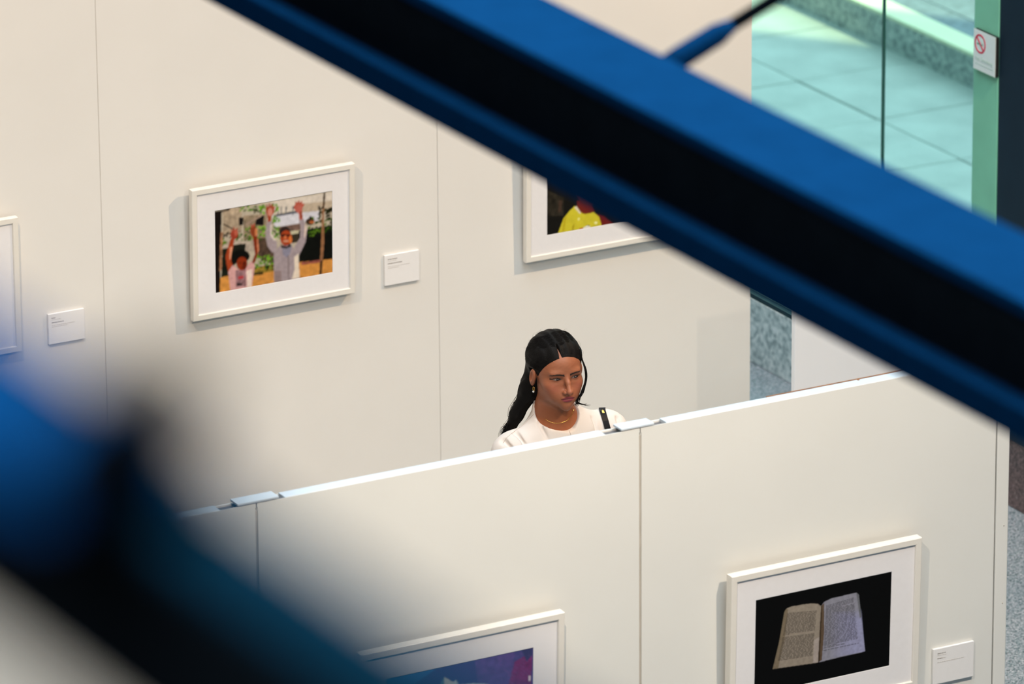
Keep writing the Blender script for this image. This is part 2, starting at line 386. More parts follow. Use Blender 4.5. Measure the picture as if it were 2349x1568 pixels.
def picture_frame(x0, x1, z0, z1, Y, bar, label, lean=1.4, depth=0.021):
    """frame on a wall plane Y; leans forward a little at the top. returns root, local offset"""
    # the corners were measured on the wall plane; the front of the frame stands off it along the line of sight
    x0 -= 0.545*(depth + 0.0183); x1 -= 0.545*(depth + 0.0183); z0 += 0.394*(depth + 0.013); z1 += 0.394*(depth + 0.0235)
    root = empty('picture_frame', ((x0 + x1)/2, Y - 0.013, z0), label, 'picture', 'framed photographs on the display partitions')
    root.rotation_euler = (math.radians(lean), 0, 0)
    w, h = (x1 - x0)/2, z1 - z0; d = depth
    def barm(pts_o, pts_i):
        v, f = [], []
        # outer back, outer front, inner front, inner back for both ends
        for (ox, oz), (ix, iz) in zip(pts_o, pts_i):
            v += [(ox, 0, oz), (ox, -d + 0.0015, oz), (ox + (ix-ox)*0.08, -d, oz + (iz-oz)*0.08), (ox + (ix-ox)*0.9, -d, oz + (iz-oz)*0.9), (ix, -d + 0.002, iz), (ix, -0.004, iz)]
        for k in range(6): f.append((k, (k+1) % 6, (k+1) % 6 + 6, k + 6))
        f += [(5, 4, 3, 2, 1, 0), (6, 7, 8, 9, 10, 11)]
        bm = bmesh.new(); bv = [bm.verts.new(p) for p in v]
        for q in f: bm.faces.new([bv[i] for i in q])
        return bm
    O = [(-w, 0), (w, 0), (w, h), (-w, h)]; I = [(-w + bar, bar), (w - bar, bar), (w - bar, h - bar), (-w + bar, h - bar)]
    for k in range(4):
        bm_obj('frame_bar', barm([O[k], O[(k+1) % 4]], [I[k], I[(k+1) % 4]]), M['frame'], root)
    for bx_ in (-w + 0.03, w - 0.03):
        box('bumper', (bx_ - 0.006, 0.0, 0.008), (bx_ + 0.006, 0.0125, 0.02), M['seam'], root)
    box('backing', (-w + 0.004, -0.006, 0.004), (w - 0.004, -0.001, h - 0.004), M['seam'], root)
    return root, w, h
def mat_board(root, w, h, bar, win_, y=-0.0155):
    """white board with a bevelled window win_=(x0,x1,z0,z1) in local coordinates"""
    a0, a1, b0, b1 = win_; e = 0.0016
    ox, oz0, oz1 = w - bar + 0.003, bar - 0.003, h - bar + 0.003
    v = [(-ox, y, oz0), (ox, y, oz0), (ox, y, oz1), (-ox, y, oz1),
         (a0 - e, y, b0 - e), (a1 + e, y, b0 - e), (a1 + e, y, b1 + e), (a0 - e, y, b1 + e),
         (a0, y + e, b0), (a1, y + e, b0), (a1, y + e, b1), (a0, y + e, b1)]
    f = [(i, (i+1) % 4, (i+1) % 4 + 4, i + 4) for i in range(4)] + [(i + 4, (i+1) % 4 + 4, (i+1) % 4 + 8, i + 8) for i in range(4)]
    return mesh_obj('mat_board', v, f, M['mat'], root)

# --- photograph 1: two children with raised arms
x0, x1, z0, z1 = 8.072, 8.640, 1.237, 1.664
root, w, h = picture_frame(x0, x1, z0, z1, YB, 0.0185, 'framed photograph of two children raising their arms outdoors')
pw = (8.154, 8.562, 1.318, 1.587); cxm = (x0 + x1)/2
mat_board(root, w, h, 0.0185, (pw[0] - cxm, pw[1] - cxm, pw[2] - z0, pw[3] - z0))
P = Paint(*pw, YB, 252, 168, (188, 178, 162))
P.tr = lambda x, y: (490 + x/6.272, 430 + y/6.272)
P.fill([(840, 200), (1740, 60), (1740, 250), (860, 380)], (214, 205, 194))
P.fill([(1200, 240), (1740, 180), (1740, 330), (1200, 360)], (190, 176, 158))
P.fill([(150, 300), (420, 280), (420, 640), (150, 700)], (176, 160, 140), 0.25)
P.fill([(450, 400), (780, 380), (780, 760), (450, 780)], (150, 135, 115), 0.35)
P.fill([(860, 400), (1560, 330), (1530, 470), (900, 570)], (208, 207, 214))
P.fill([(140, 780), (760, 730), (760, 900), (140, 960)], (180, 168, 155), 0.15)
P.fill([(640, 720), (900, 720), (900, 1120), (640, 1000)], (95, 78, 66), 0.3)
P.fill([(300, 830), (480, 800), (480, 920), (300, 940)], (40, 42, 32))
P.fill([(150, 880), (300, 860), (330, 1200), (240, 1480), (130, 1500)], (34, 40, 28), 0.4)
P.fill([(880, 400), (1220, 325), (1220, 365), (880, 425)], (96, 100, 110))
for xx in (935, 980, 1050, 1150): P.fill([(xx, 270), (xx + 16, 268), (xx + 16, 390), (xx, 395)], (100, 104, 112))
P.fill([(940, 570), (1280, 510), (1280, 620), (950, 650)], (124, 102, 92), 0.2)
P.fill([(900, 640), (1300, 610), (1300, 720), (900, 760)], (196, 190, 165))
P.fill([(1120, 680), (1260, 650), (1260, 780), (1120, 800)], (70, 62, 50))
P.fill([(380, 430), (450, 425), (440, 535), (380, 545)], (34, 30, 28)); P.fill([(620, 420), (740, 395), (740, 545), (620, 535)], (30, 26, 26))
P.fill([(470, 520), (700, 390), (710, 410), (490, 540)], (170, 150, 135))
P.fill([(160, 510), (310, 590), (305, 610), (150, 530)], (70, 60, 50))
# ground, hedge
P.fill([(100, 1300), (560, 1200), (900, 1140), (1270, 1060), (1740, 1010), (1740, 1240), (40, 1530)], (205, 150, 82), 0.12)
P.fill([(560, 1150), (900, 1100), (900, 1200), (560, 1270)], (150, 128, 58), 0.3)
P.fill([(600, 1230), (740, 1200), (740, 1250), (600, 1270)], (84, 72, 36))
P.fill([(1240, 620), (1740, 540), (1740, 1030), (1250, 1075)], (20, 23, 17), 0.3)
P.fill([(1280, 1080), (1560, 1040), (1560, 1080), (1290, 1115)], (150, 92, 82), 0.25)
P.leaves(1380, 1735, 420, 650, 70, [(62, 92, 26), (44, 66, 22), (96, 128, 40), (30, 44, 18)], (10, 30))
P.leaves(1390, 1480, 640, 720, 6, [(96, 128, 40)], (8, 18)); P.leaves(1530, 1735, 280, 420, 34, [(34, 34, 20), (50, 58, 24), (60, 52, 26)], (12, 30))
P.fill(P.ell(1400, 490, 60, 50), (74, 56, 40)); P.fill(P.ell(1430, 495, 36, 22), (176, 106, 64))
GR = [(110, 160, 44), (86, 132, 34), (140, 186, 70), (60, 92, 28), (120, 150, 60)]
P.leaves(380, 760, 250, 330, 44, GR); P.leaves(690, 940, 240, 370, 44, GR); P.leaves(560, 680, 310, 370, 12, [(50, 62, 26), (70, 92, 34)])
P.leaves(480, 780, 560, 760, 60, GR); P.leaves(860, 970, 420, 500, 18, GR); P.leaves(860, 960, 560, 720, 26, GR)
P.leaves(350, 570, 660, 760, 24, [(84, 122, 36), (60, 84, 30)]); P.leaves(140, 200, 720, 830, 10, [(100, 128, 50)]); P.leaves(620, 880, 970, 1170, 70, GR)
P.leaves(620, 900, 1120, 1180, 16, [(40, 54, 22), (60, 80, 30)]); P.leaves(160, 330, 640, 720, 14, [(40, 34, 26), (70, 64, 40)])
# tree trunk
P.fill([(30, 340), (250, 300), (240, 325), (130, 350), (120, 1510), (30, 1530)], (34, 25, 20), 0.25)
P.fill([(118, 640), (152, 640), (142, 1180), (108, 1200)], (176, 132, 102), 0.3)
# child on the left
SK1, SK2 = (168, 80, 46), (134, 58, 30)
P.fill([(196, 980), (262, 740), (322, 720), (300, 860), (270, 1000), (300, 1120), (240, 1230), (206, 1090)], SK1)
P.fill([(255, 860), (296, 850), (270, 1030), (250, 1030)], (220, 160, 130))
P.fill(P.ell(318, 672, 56, 72, rot=0.2), (162, 76, 58)); P.fill(P.ell(340, 650, 26, 40), (196, 112, 92))
P.fill([(560, 1120), (618, 960), (582, 700), (645, 690), (676, 880), (645, 1000), (590, 1140)], SK2)
P.fill([(640, 740), (660, 740), (676, 900), (655, 960)], (206, 140, 108))
P.fill(P.ell(592, 620, 46, 84), (146, 78, 48)); P.fill(P.ell(630, 640, 18, 60), (206, 138, 96))
P.fill([(235, 1210), (300, 1110), (380, 1180), (480, 1160), (560, 1060), (620, 1110), (575, 1440), (270, 1490)], (208, 166, 164))
P.fill([(500, 1200), (580, 1170), (575, 1440), (510, 1450)], (226, 208, 198))
P.fill([(345, 1190), (490, 1180), (495, 1420), (345, 1440)], (150, 118, 122), 0.35); P.fill([(380, 1280), (460, 1270), (460, 1310), (380, 1320)], (180, 70, 76)); P.fill([(360, 1380), (440, 1375), (440, 1405), (360, 1415)], (50, 44, 40))
P.fill(P.ell(415, 985, 130, 92), (20, 20, 15)); P.fill(P.ell(320, 1040, 45, 70), (22, 22, 16)); P.fill(P.ell(432, 1095, 78, 100), (146, 62, 30)); P.fill(P.ell(470, 1120, 30, 60), (112, 44, 22))
P.fill(P.ell(405, 1085, 16, 8), (60, 24, 14)); P.fill(P.ell(465, 1080, 16, 8), (60, 24, 14)); P.fill(P.ell(440, 1150, 26, 8), (90, 30, 20))
# child on the right
SH = (168, 156, 160)
P.fill([(772, 560), (800, 470), (852, 470), (842, 640), (930, 780), (930, 960), (860, 930), (800, 850), (768, 720)], SH)
P.fill([(835, 540), (850, 530), (850, 660), (920, 760), (880, 760), (838, 680)], (216, 206, 198))
P.fill([(1180, 860), (1262, 720), (1270, 560), (1240, 460), (1312, 450), (1362, 600), (1345, 780), (1250, 980)], SH)
P.fill([(1330, 520), (1362, 600), (1335, 720), (1320, 700)], (214, 196, 186))
P.fill([(885, 960), (960, 850), (1030, 820), (1130, 830), (1235, 930), (1268, 1330), (900, 1375)], SH)
P.fill([(1000, 840), (1150, 820), (1120, 960), (1070, 1010), (1020, 960)], (146, 144, 160)); P.fill([(900, 1200), (1000, 1190), (1000, 1370), (900, 1375)], (150, 134, 134))
P.fill([(1180, 1000), (1240, 950), (1265, 1300), (1150, 1320), (1190, 1180)], (220, 208, 194)); P.fill([(1085, 980), (1105, 980), (1120, 1330), (1100, 1330)], (136, 124, 126))
P.fill([(768, 290), (830, 255), (880, 270), (892, 350), (850, 400), (838, 490), (796, 495), (792, 400), (765, 350)], (166, 78, 50)); P.fill(P.ell(830, 350, 36, 60), (206, 146, 130))
P.fill([(1168, 290), (1195, 215), (1240, 200), (1300, 225), (1290, 330), (1300, 460), (1250, 460), (1240, 370), (1190, 330)], (186, 110, 98)); P.fill([(1255, 340), (1290, 340), (1298, 440), (1262, 440)], (150, 78, 56))
P.fill(P.ell(1045, 650, 82, 95), (62, 50, 46)); P.fill(P.ell(1062, 725, 84, 112), (170, 80, 44)); P.fill(P.ell(1030, 690, 40, 26), (86, 42, 30)); P.fill(P.ell(1090, 690, 36, 22), (100, 48, 30))
P.fill(P.ell(1050, 715, 20, 26), (206, 126, 84)); P.fill(P.ell(1060, 770, 42, 18), (200, 150, 124)); P.fill(P.ell(1125, 750, 24, 60), (214, 128, 70)); P.fill([(980, 820), (1080, 850), (1120, 790), (1140, 850), (1060, 880), (1000, 870)], (70, 60, 60))
for fx, fy, gx, gy in ((1195, 300, 1172, 262), (1205, 260, 1196, 200), (1235, 240, 1240, 178), (1268, 245, 1282, 190), (1292, 270, 1318, 225), (790, 290, 775, 240), (820, 270, 815, 225), (850, 275, 855, 228), (878, 300, 898, 268), (290, 640, 268, 600), (315, 615, 308, 565), (345, 620, 358, 578), (575, 570, 560, 528), (600, 560, 602, 515)):
    P.fill([(fx - 13, fy), (gx - 8, gy), (gx + 8, gy), (fx + 13, fy + 4)], (178, 94, 74))
# pole
P.fill([(1592, 70), (1622, 66), (1604, 400), (1610, 800), (1582, 1270), (1545, 1275), (1566, 800), (1576, 400)], (150, 112, 82), 0.15)
P.fill([(1592, 70), (1622, 66), (1608, 300), (1584, 300)], (70, 54, 36)); P.fill([(1556, 1060), (1590, 1050), (1580, 1270), (1545, 1275)], (70, 50, 36))
P.C = P.C**1.22*np.clip(1 + 0.10*P.noise(2) + 0.06*P.noise(5), 0.6, 1.4)[..., None]*1.04
P.build('print', root, (cxm, 0.0150, z0), 2, 1.08)
# --- photograph 2: child in a yellow shirt, partly behind the beam
x0, x1, z0, z1 = 9.256, 9.824, 1.233, 1.660
root, w, h = picture_frame(x0, x1, z0, z1, YB, 0.0185, 'framed photograph of a child in a yellow shirt, crossed by the dark beam', lean=1.0)
cxm = (x0 + x1)/2; pw = (9.336, 9.742, 1.314, 1.583)
mat_board(root, w, h, 0.0185, (pw[0] - cxm, pw[1] - cxm, pw[2] - z0, pw[3] - z0))
P = Paint(*pw, YB, 200, 132, (20, 19, 16))
P.tr = lambda x, y: (1160 + x/5.6, 360 + y/5.6)
P.fill([(520, 420), (760, 520), (760, 760), (520, 760)], (42, 38, 30), 0.4)
P.fill([(700, 560), (740, 560), (730, 700), (690, 710)], (66, 50, 40))
P.fill([(930, 560), (1100, 560), (1160, 700), (1100, 740), (980, 740), (930, 640)], (108, 36, 28))
P.fill([(1180, 730), (1280, 760), (1400, 860), (1260, 910)], (104, 30, 28))
P.fill([(680, 1010), (760, 790), (830, 700), (900, 632), (950, 690), (1010, 735), (1090, 728), (1150, 706), (1215, 765), (1256, 905)], (200, 188, 48), 0.06)
P.fill([(895, 650), (925, 632), (985, 720), (965, 735)], (216, 206, 176)); P.fill([(870, 890), (900, 860), (890, 960), (868, 960)], (170, 152, 30)); P.fill([(760, 800), (800, 760), (770, 960), (740, 970)], (186, 168, 32))
P.fill(P.ell(955, 800, 14, 20), (226, 222, 130)); P.fill(P.ell(1175, 850, 20, 18), (232, 230, 160)); P.fill([(1010, 915), (1060, 885), (1105, 895), (1105, 920), (1010, 935)], (222, 220, 210)); P.fill(P.ell(985, 928, 26, 14), (186, 60, 48))
P.fill([(1055, 876), (1090, 872), (1100, 896), (1085, 888)], (60, 60, 30))
P.fill(P.ell(1080, 380, 170, 240), (96, 42, 32)); P.fill(P.ell(1080, 230, 190, 160), (16, 14, 13)); P.fill(P.ell(1020, 360, 30, 14), (30, 16, 14)); P.fill(P.ell(1140, 360, 30, 14), (30, 16, 14)); P.fill(P.ell(1080, 500, 46, 14), (120, 46, 42))
P.build('print', root, (cxm, 0.0150, z0), 1, 1.08)
# --- photograph at the far left, only its right edge in the picture
x0, x1, z0, z1 = 6.918, 7.486, 1.242, 1.672
root, w, h = picture_frame(x0, x1, z0, z1, YB, 0.0185, 'white matted frame cut off by the left edge of the picture', lean=0.6)
cxm = (x0 + x1)/2; pw = (7.0, 7.30, 1.323, 1.592)
mat_board(root, w, h, 0.0185, (pw[0] - cxm, pw[1] - cxm, pw[2] - z0, pw[3] - z0))
P = Paint(*pw, YB, 60, 50, (120, 118, 112)); P.fill([(-300, 600), (0, 600), (0, 760), (-300, 800)], (150, 120, 90), 0.2)
P.build('print', root, (cxm, 0.0150, z0), 1)
# --- front partition: open book photograph
x0, x1, z0, z1 = 8.126, 8.730, 1.010, 1.449
root, w, h = picture_frame(x0, x1, z0, z1, YF, 0.019, 'framed photograph of an open book on black, nearest the end of the partition', lean=1.4, depth=0.027)
cxm = (x0 + x1)/2; pw = (8.208, 8.638, 1.090, 1.367)
mat_board(root, w, h, 0.019, (pw[0] - cxm, pw[1] - cxm, pw[2] - z0, pw[3] - z0), y=-0.021)
P = Paint(*pw, YF - 0.01, 430, 300, (12, 13, 14))
P.tr = lambda x, y: (1720 + x/5.641, 1290 + y/5.641)
P.fill([(330, 1378), (410, 1020), (470, 640), (500, 590), (560, 566), (700, 540), (820, 525), (900, 530), (945, 560), (930, 900), (915, 1295)], (156, 146, 134))
P.fill([(330, 1378), (410, 1020), (470, 640), (490, 600), (520, 600), (480, 1000), (400, 1370)], (132, 120, 102))
P.fill([(860, 1000), (935, 960), (915, 1295), (850, 1300)], (172, 162, 156))
P.fill([(945, 560), (985, 505), (1080, 460), (1230, 425), (1400, 385), (1432, 410), (1480, 800), (1525, 1150), (1240, 1215), (1040, 1262), (960, 1285), (915, 1295)], (148, 148, 160))
for k_ in range(8): P.fill([(1080 + 40*k_, 640 + 10*k_), (1470, 600 + 20*k_), (1522, 1150), (1080 + 40*k_, 1240 - 8*k_)], (162, 164, 200), alpha=0.14)
P.fill([(1400, 385), (1432, 410), (1470, 700), (1450, 720), (1405, 420)], (118, 120, 126))
P.fill([(945, 560), (985, 520), (990, 900), (965, 1260), (915, 1295), (930, 900)], (104, 88, 72)); P.fill([(945, 560), (958, 560), (940, 1280), (915, 1295)], (70, 58, 46))
def text_block(TL, TR, BL, BR, n, skip=(), c=(80, 74, 70), short={}):
    for i in range(n):
        if i in skip: continue
        t = i/(n - 1); th = 0.24/n
        lx0, ly0 = TL[0] + (BL[0]-TL[0])*t, TL[1] + (BL[1]-TL[1])*t
        rx0, ry0 = TR[0] + (BR[0]-TR[0])*t, TR[1] + (BR[1]-TR[1])*t
        hy = (BL[1] - TL[1])*th
        s = 0.0; end = short.get(i, 1.0)
        while s < end:
            q = min(end, s + rnd.uniform(0.04, 0.13))
            a, b = lx0 + (rx0-lx0)*s, ly0 + (ry0-ly0)*s; a2, b2 = lx0 + (rx0-lx0)*q, ly0 + (ry0-ly0)*q
            P.fill([(a, b - hy), (a2, b2 - hy), (a2, b2 + hy), (a, b + hy)], c)
            s = q + 0.022
text_block((508, 655), (890, 622), (398, 1268), (842, 1198), 38, (18,), short={17: 0.2})
text_block((520, 622), (700, 606), (520, 622), (700, 606), 2, (1,))
text_block((1010, 560), (1370, 452), (985, 1140), (1440, 1040), 38, (36,), (80, 78, 86), {4: 0.55, 34: 0.4, 35: 0.6})
text_block((385, 1310), (495, 1296), (385, 1310), (495, 1296), 2, (1,)); text_block((520, 1296), (825, 1246), (520, 1296), (825, 1246), 2, (1,), (120, 112, 104))
text_block((985, 1200), (1360, 1120), (985, 1200), (1360, 1120), 2, (1,), (112, 110, 116)); text_block((1380, 1100), (1450, 1085), (1380, 1100), (1450, 1085), 2, (1,))
P.C = P.C**1.12*np.clip(1 + 0.10*P.noise(3), 0.7, 1.3)[..., None]
P.build('print', root, (cxm, 0.0205, z0), 1, 1.0)
# --- front partition: purple photograph, cut by the lower edge
x0, x1, z0, z1 = 7.003, 7.612, 1.010, 1.449
root, w, h = picture_frame(x0, x1, z0, z1, YF, 0.019, 'framed photograph with a purple and blue picture, cut off by the lower picture edge', lean=1.4, depth=0.027)
cxm = (x0 + x1)/2; pw = (7.083, 7.520, 1.090, 1.367)
mat_board(root, w, h, 0.019, (pw[0] - cxm, pw[1] - cxm, pw[2] - z0, pw[3] - z0), y=-0.021)
P = Paint(*pw, YF - 0.01, 220, 150, (70, 62, 118))
P.tr = lambda x, y: (880 + x/6.525, 1470 + y/6.525)
P.fill([(40, 400), (900, 350), (400, 700), (40, 900)], (70, 110, 170))
P.fill([(1400, 250), (2000, 100), (1950, 700), (1500, 900)], (88, 66, 126), 0.15)
P.fill([(2000, 300), (2260, 150), (2240, 1500), (1900, 1500), (1900, 700)], (112, 34, 92), 0.2); P.fill([(2100, 120), (2260, 60), (2260, 200), (2180, 300)], (56, 50, 92))
for _ in range(60):
    xx, yy = rnd.uniform(1500, 2220), rnd.uniform(150, 900); P.fill([(xx, yy), (xx + 60, yy + 40), (xx + 58, yy + 50), (xx - 2, yy + 8)], (118, 80, 140), alpha=0.5)
P.fill([(880, 660), (950, 520), (1000, 550), (1080, 600), (1130, 566), (1170, 640), (1400, 620), (1560, 628), (1620, 640), (1700, 900), (800, 1200)], (176, 190, 190), 0.1)
P.fill([(950, 520), (1000, 550), (1080, 600), (1000, 900), (930, 800)], (196, 200, 190)); P.fill([(880, 660), (950, 520), (960, 760), (860, 900)], (96, 130, 140))
P.fill(P.ell(2225, 550, 18, 45), (210, 200, 205))
P.build('print', root, (cxm, 0.0205, z0), 1, 1.08)

# ---------------------------------------------------------------- caption cards
def caption_card(x0, x1, z0, z1, Y, label, lines, depth=0.009):
    root = empty('caption_card', ((x0 + x1)/2, Y - 0.0006, z0), label, 'caption card', 'caption cards beside the framed photographs')
    w, h = (x1 - x0)/2, z1 - z0
    box('card', (-w, -depth, 0), (w, 0, h), M['card'], root, 0.0012)
    for i, (u0, u1, v, th, dark) in enumerate(lines):
        lst = []; s = u0
        while s < u1:
            q = min(u1, s + rnd.uniform(0.02, 0.06))
            lst.append(((-w + 2*w*s, -depth - 0.0004, h*v - th), (-w + 2*w*q, -depth + 0.001, h*v + th))); s = q + 0.010
        boxes('text_line', lst, M['ink'] if dark else M['ink_pale'], root)
    return root
LN = [(0.09, 0.36, 0.86, 0.0012, 1), (0.09, 0.34, 0.805, 0.0008, 0), (0.09, 0.50, 0.72, 0.0013, 1), (0.09, 0.72, 0.62, 0.0009, 0), (0.09, 0.40, 0.57, 0.0009, 0)]
caption_card(8.737, 8.861, 1.245, 1.346, YB, 'white caption card beside the photograph of two children', LN)
caption_card(7.567, 7.690, 1.250, 1.349, YB, 'white caption card near the left edge of the picture', [(0.09, 0.20, 0.86, 0.0012, 1), (0.09, 0.34, 0.805, 0.0008, 0), (0.09, 0.42, 0.71, 0.0013, 1), (0.09, 0.72, 0.62, 0.0009, 0), (0.09, 0.52, 0.57, 0.0009, 0)])
caption_card(8.774, 8.907, 1.005, 1.110, YF, 'white caption card beside the photograph of the open book', [(0.10, 0.30, 0.86, 0.0012, 1), (0.10, 0.32, 0.81, 0.0008, 0), (0.10, 0.22, 0.72, 0.0013, 1), (0.235, 0.31, 0.72, 0.0009, 0), (0.10, 0.76, 0.61, 0.0009, 0)])

# ---------------------------------------------------------------- no smoking sign on the mullion
sg = empty('no_smoking_sign', (XF - 0.0107, 17.158, 1.508), 'white no smoking sign with a red ring on the green mullion', 'sign')
Msign = mat('white_sign_face', (0.90, 0.97, 0.93), 0.4, noise=(30, 0.02)); Mred = mat('red_sign_ink', (0.72, 0.02, 0.07), 0.45, noise=(40, 0.05)); Mtxt = mat('pale_green_sign_ink', (0.50, 0.66, 0.58), 0.6, noise=(40, 0.05))
box('backing_plate', (-0.012, -0.069, 0.0), (0.0, 0.066, 0.139), mat('black_sign_backing', (0.008, 0.010, 0.010), 0.6, noise=(20, 0.1)), sg)
box('plate', (-0.0135, -0.066, 0.0), (-0.0115, 0.0675, 0.139), Msign, sg)
# the face looks towards -X; its left side as seen is +Y
def ring(cy, cz, ro, ri, x, name, m_):
    v, f = [], []; n = 40
    for k in range(n):
        a = 2*math.pi*k/n
        for r_, xx in ((ro, x), (ri, x), (ri, x + 0.0012), (ro, x + 0.0012)): v.append((xx, cy + r_*math.cos(a), cz + r_*math.sin(a)))
    for k in range(n):
        k2 = (k+1) % n
        for q in range(4): f.append((4*k + q, 4*k + (q+1) % 4, 4*k2 + (q+1) % 4, 4*k2 + q))
    return mesh_obj(name, v, f, m_, sg)
ring(0.027, 0.094, 0.0335, 0.0275, -0.0143, 'ring', Mred)
bar = box('slash', (-0.0007, -0.030, -0.0032), (0.0005, 0.030, 0.0032), Mred, sg, loc=(-0.0137, 0.027, 0.094)); bar.rotation_euler = (math.radians(45), 0, 0)
boxes('cigarette', [((-0.0141, 0.030, 0.090), (-0.0134, 0.047, 0.0945)), ((-0.0141, 0.010, 0.090), (-0.0134, 0.022, 0.0945))], mat('green_sign_ink', (0.16, 0.42, 0.30), 0.6, noise=(40, 0.05)), sg)
tube('smoke', [(-0.0138, 0.010, 0.098), (-0.0138, 0.012, 0.104), (-0.0138, 0.018, 0.108), (-0.0138, 0.020, 0.114)], 0.0012, Mtxt, sg, seg=5)
fc = bpy.data.curves.new('lettering', 'FONT'); fc.body = 'No Smoking'; fc.size = 0.021; fc.align_x = 'CENTER'; fc.extrude = 0.0003
fo = bpy.data.objects.new('lettering_curve', fc); col.objects.link(fo)
dg = bpy.context.evaluated_depsgraph_get(); me = bpy.data.meshes.new_from_object(fo.evaluated_get(dg)); bpy.data.objects.remove(fo)
me.materials.clear(); me.materials.append(Mtxt)
lo_ = bpy.data.objects.new('lettering', me); col.objects.link(lo_); lo_.parent = sg
lo_.rotation_euler = (math.radians(90), 0, math.radians(-90)); lo_.location = (-0.0139, 0.002, 0.034)
boxes('small_line', [((-0.0139, -0.055, 0.020), (-0.0134, 0.056, 0.0225))], Mtxt, sg)

# ---------------------------------------------------------------- steel beam above the hall
XB0, XB1, ZB = 4.858, 5.040, 4.647
bmr = empty('steel_beam', ((XB0 + XB1)/2, 11.0, 4.42), 'large dark navy steel beam running diagonally across the picture', 'beam')
def beam_part(name, x0, x1, z0, z1, m_, bev=0.003):
    return box(name, (x0 - (XB0 + XB1)/2, -14.0, z0 - 4.42), (x1 - (XB0 + XB1)/2, 14.0, z1 - 4.42), m_, bmr, bev)
XL = XB0 - 0.022
zl1 = (CAM + ray(1265, 364)*((XL - CAM[0])/ray(1265, 364)[0]))[2]; zl0 = (CAM + ray(1265, 430)*((XL - CAM[0])/ray(1265, 430)[0]))[2]
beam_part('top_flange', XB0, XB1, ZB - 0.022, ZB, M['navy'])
beam_part('web', XB0 + 0.016, XB1 - 0.016, zl1 - 0.005, ZB - 0.020, M['dark_steel'])  # shade on the web put into a darker colour than the flanges
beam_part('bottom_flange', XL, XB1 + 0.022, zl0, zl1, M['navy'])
# tie rod rising from the back edge of the beam
ra = Vector(at(1552, 137, 10.5)); 
rdir = Vector((0.925, 0.0, 0.38)).normalized()
rr = empty('tie_rod', tuple(ra), 'slim dark tie rod rising to the right from the beam', 'tie rod')
rod_end = rdir*6.6
tube('rod', [(0, 0, 0), tuple(rod_end)], 0.0115, M['dark_steel'], rr, seg=12)
tube('end_fitting', [tuple(rdir*-0.03), tuple(rdir*0.005), tuple(rdir*0.085), tuple(rdir*0.115)], [0.019, 0.0205, 0.0195, 0.012], M['navy'], rr, seg=14)
box('clevis', (-0.05, -0.02, -0.035), (0.0, 0.02, 0.0), M['dark_steel'], rr, 0.004)

# ---------------------------------------------------------------- handrail right in front of the camera (far out of focus)
DR = 2.0
def onX(x, y, X): q = ray(x, y); return CAM + q*((X - CAM[0])/q[0])
def onZ(x, y, Z): q = ray(x, y); return CAM + q*((Z - CAM[2])/q[2])
A0 = at(0, 768, DR)
hx1, hz1 = A0[0], A0[2]
hx0 = onZ(0, 930, hz1)[0]; hzb = onX(0, 1475, hx0)[2]
RW, RH = hx1 - hx0, hz1 - hzb
hr = empty('handrail', (hx1, 1.0, hzb), 'blurred dark handrail close to the camera at lower left', 'handrail')
box('cap', (-RW, -3.9, RH - 0.006), (0.0, 6.0, RH), mat('teal_haze_rail', (0.012, 0.115, 0.21), 0.6, spec=0.0, noise=(20, 0.1)), hr, 0.001)  # teal haze over the black rail put into the cap's colour
box('rail', (-RW, -3.9, 0.0), (-0.002, 6.0, RH - 0.006), M['dark_steel'], hr, 0.002)
# plate added on the far rail: blue skylight reflection put into its colour
q0 = onZ(60, 1150, hz1 + 0.004); q1 = onZ(200, 1150, hz1 + 0.004)
box('reflection_plate', (q0[0] - hx1, q1[1] - 1.0, RH), (0.004, q1[1] - 1.0 + 0.5, RH + 0.004), mat('blue_skylight_reflection', (0.010, 0.15, 0.46), 0.5, spec=0.0, noise=(20, 0.1)), hr, 0.001)
s0 = Vector(onZ(190, 1150, hz1)); s1 = Vector(at(430, 830, (s0 - Vector(CAM)).dot(Vector(_f))))
off = Vector((hx1, 1.0, hzb))
tube('strut', [tuple(s0 - off), tuple((s0 + s1)/2 - off), tuple(s1 - off)], [0.021, 0.017, 0.013], M['dark_steel'], hr, seg=12)
for yy in np.arange(-3.5, 6.0, 1.2):
    if 0.9 < yy + 1.0 < 3.2: continue
    box('post', (-RW + 0.002, yy - 0.02, 5.95 - hzb), (-0.004, yy + 0.02, 0.002), M['dark_steel'], hr)

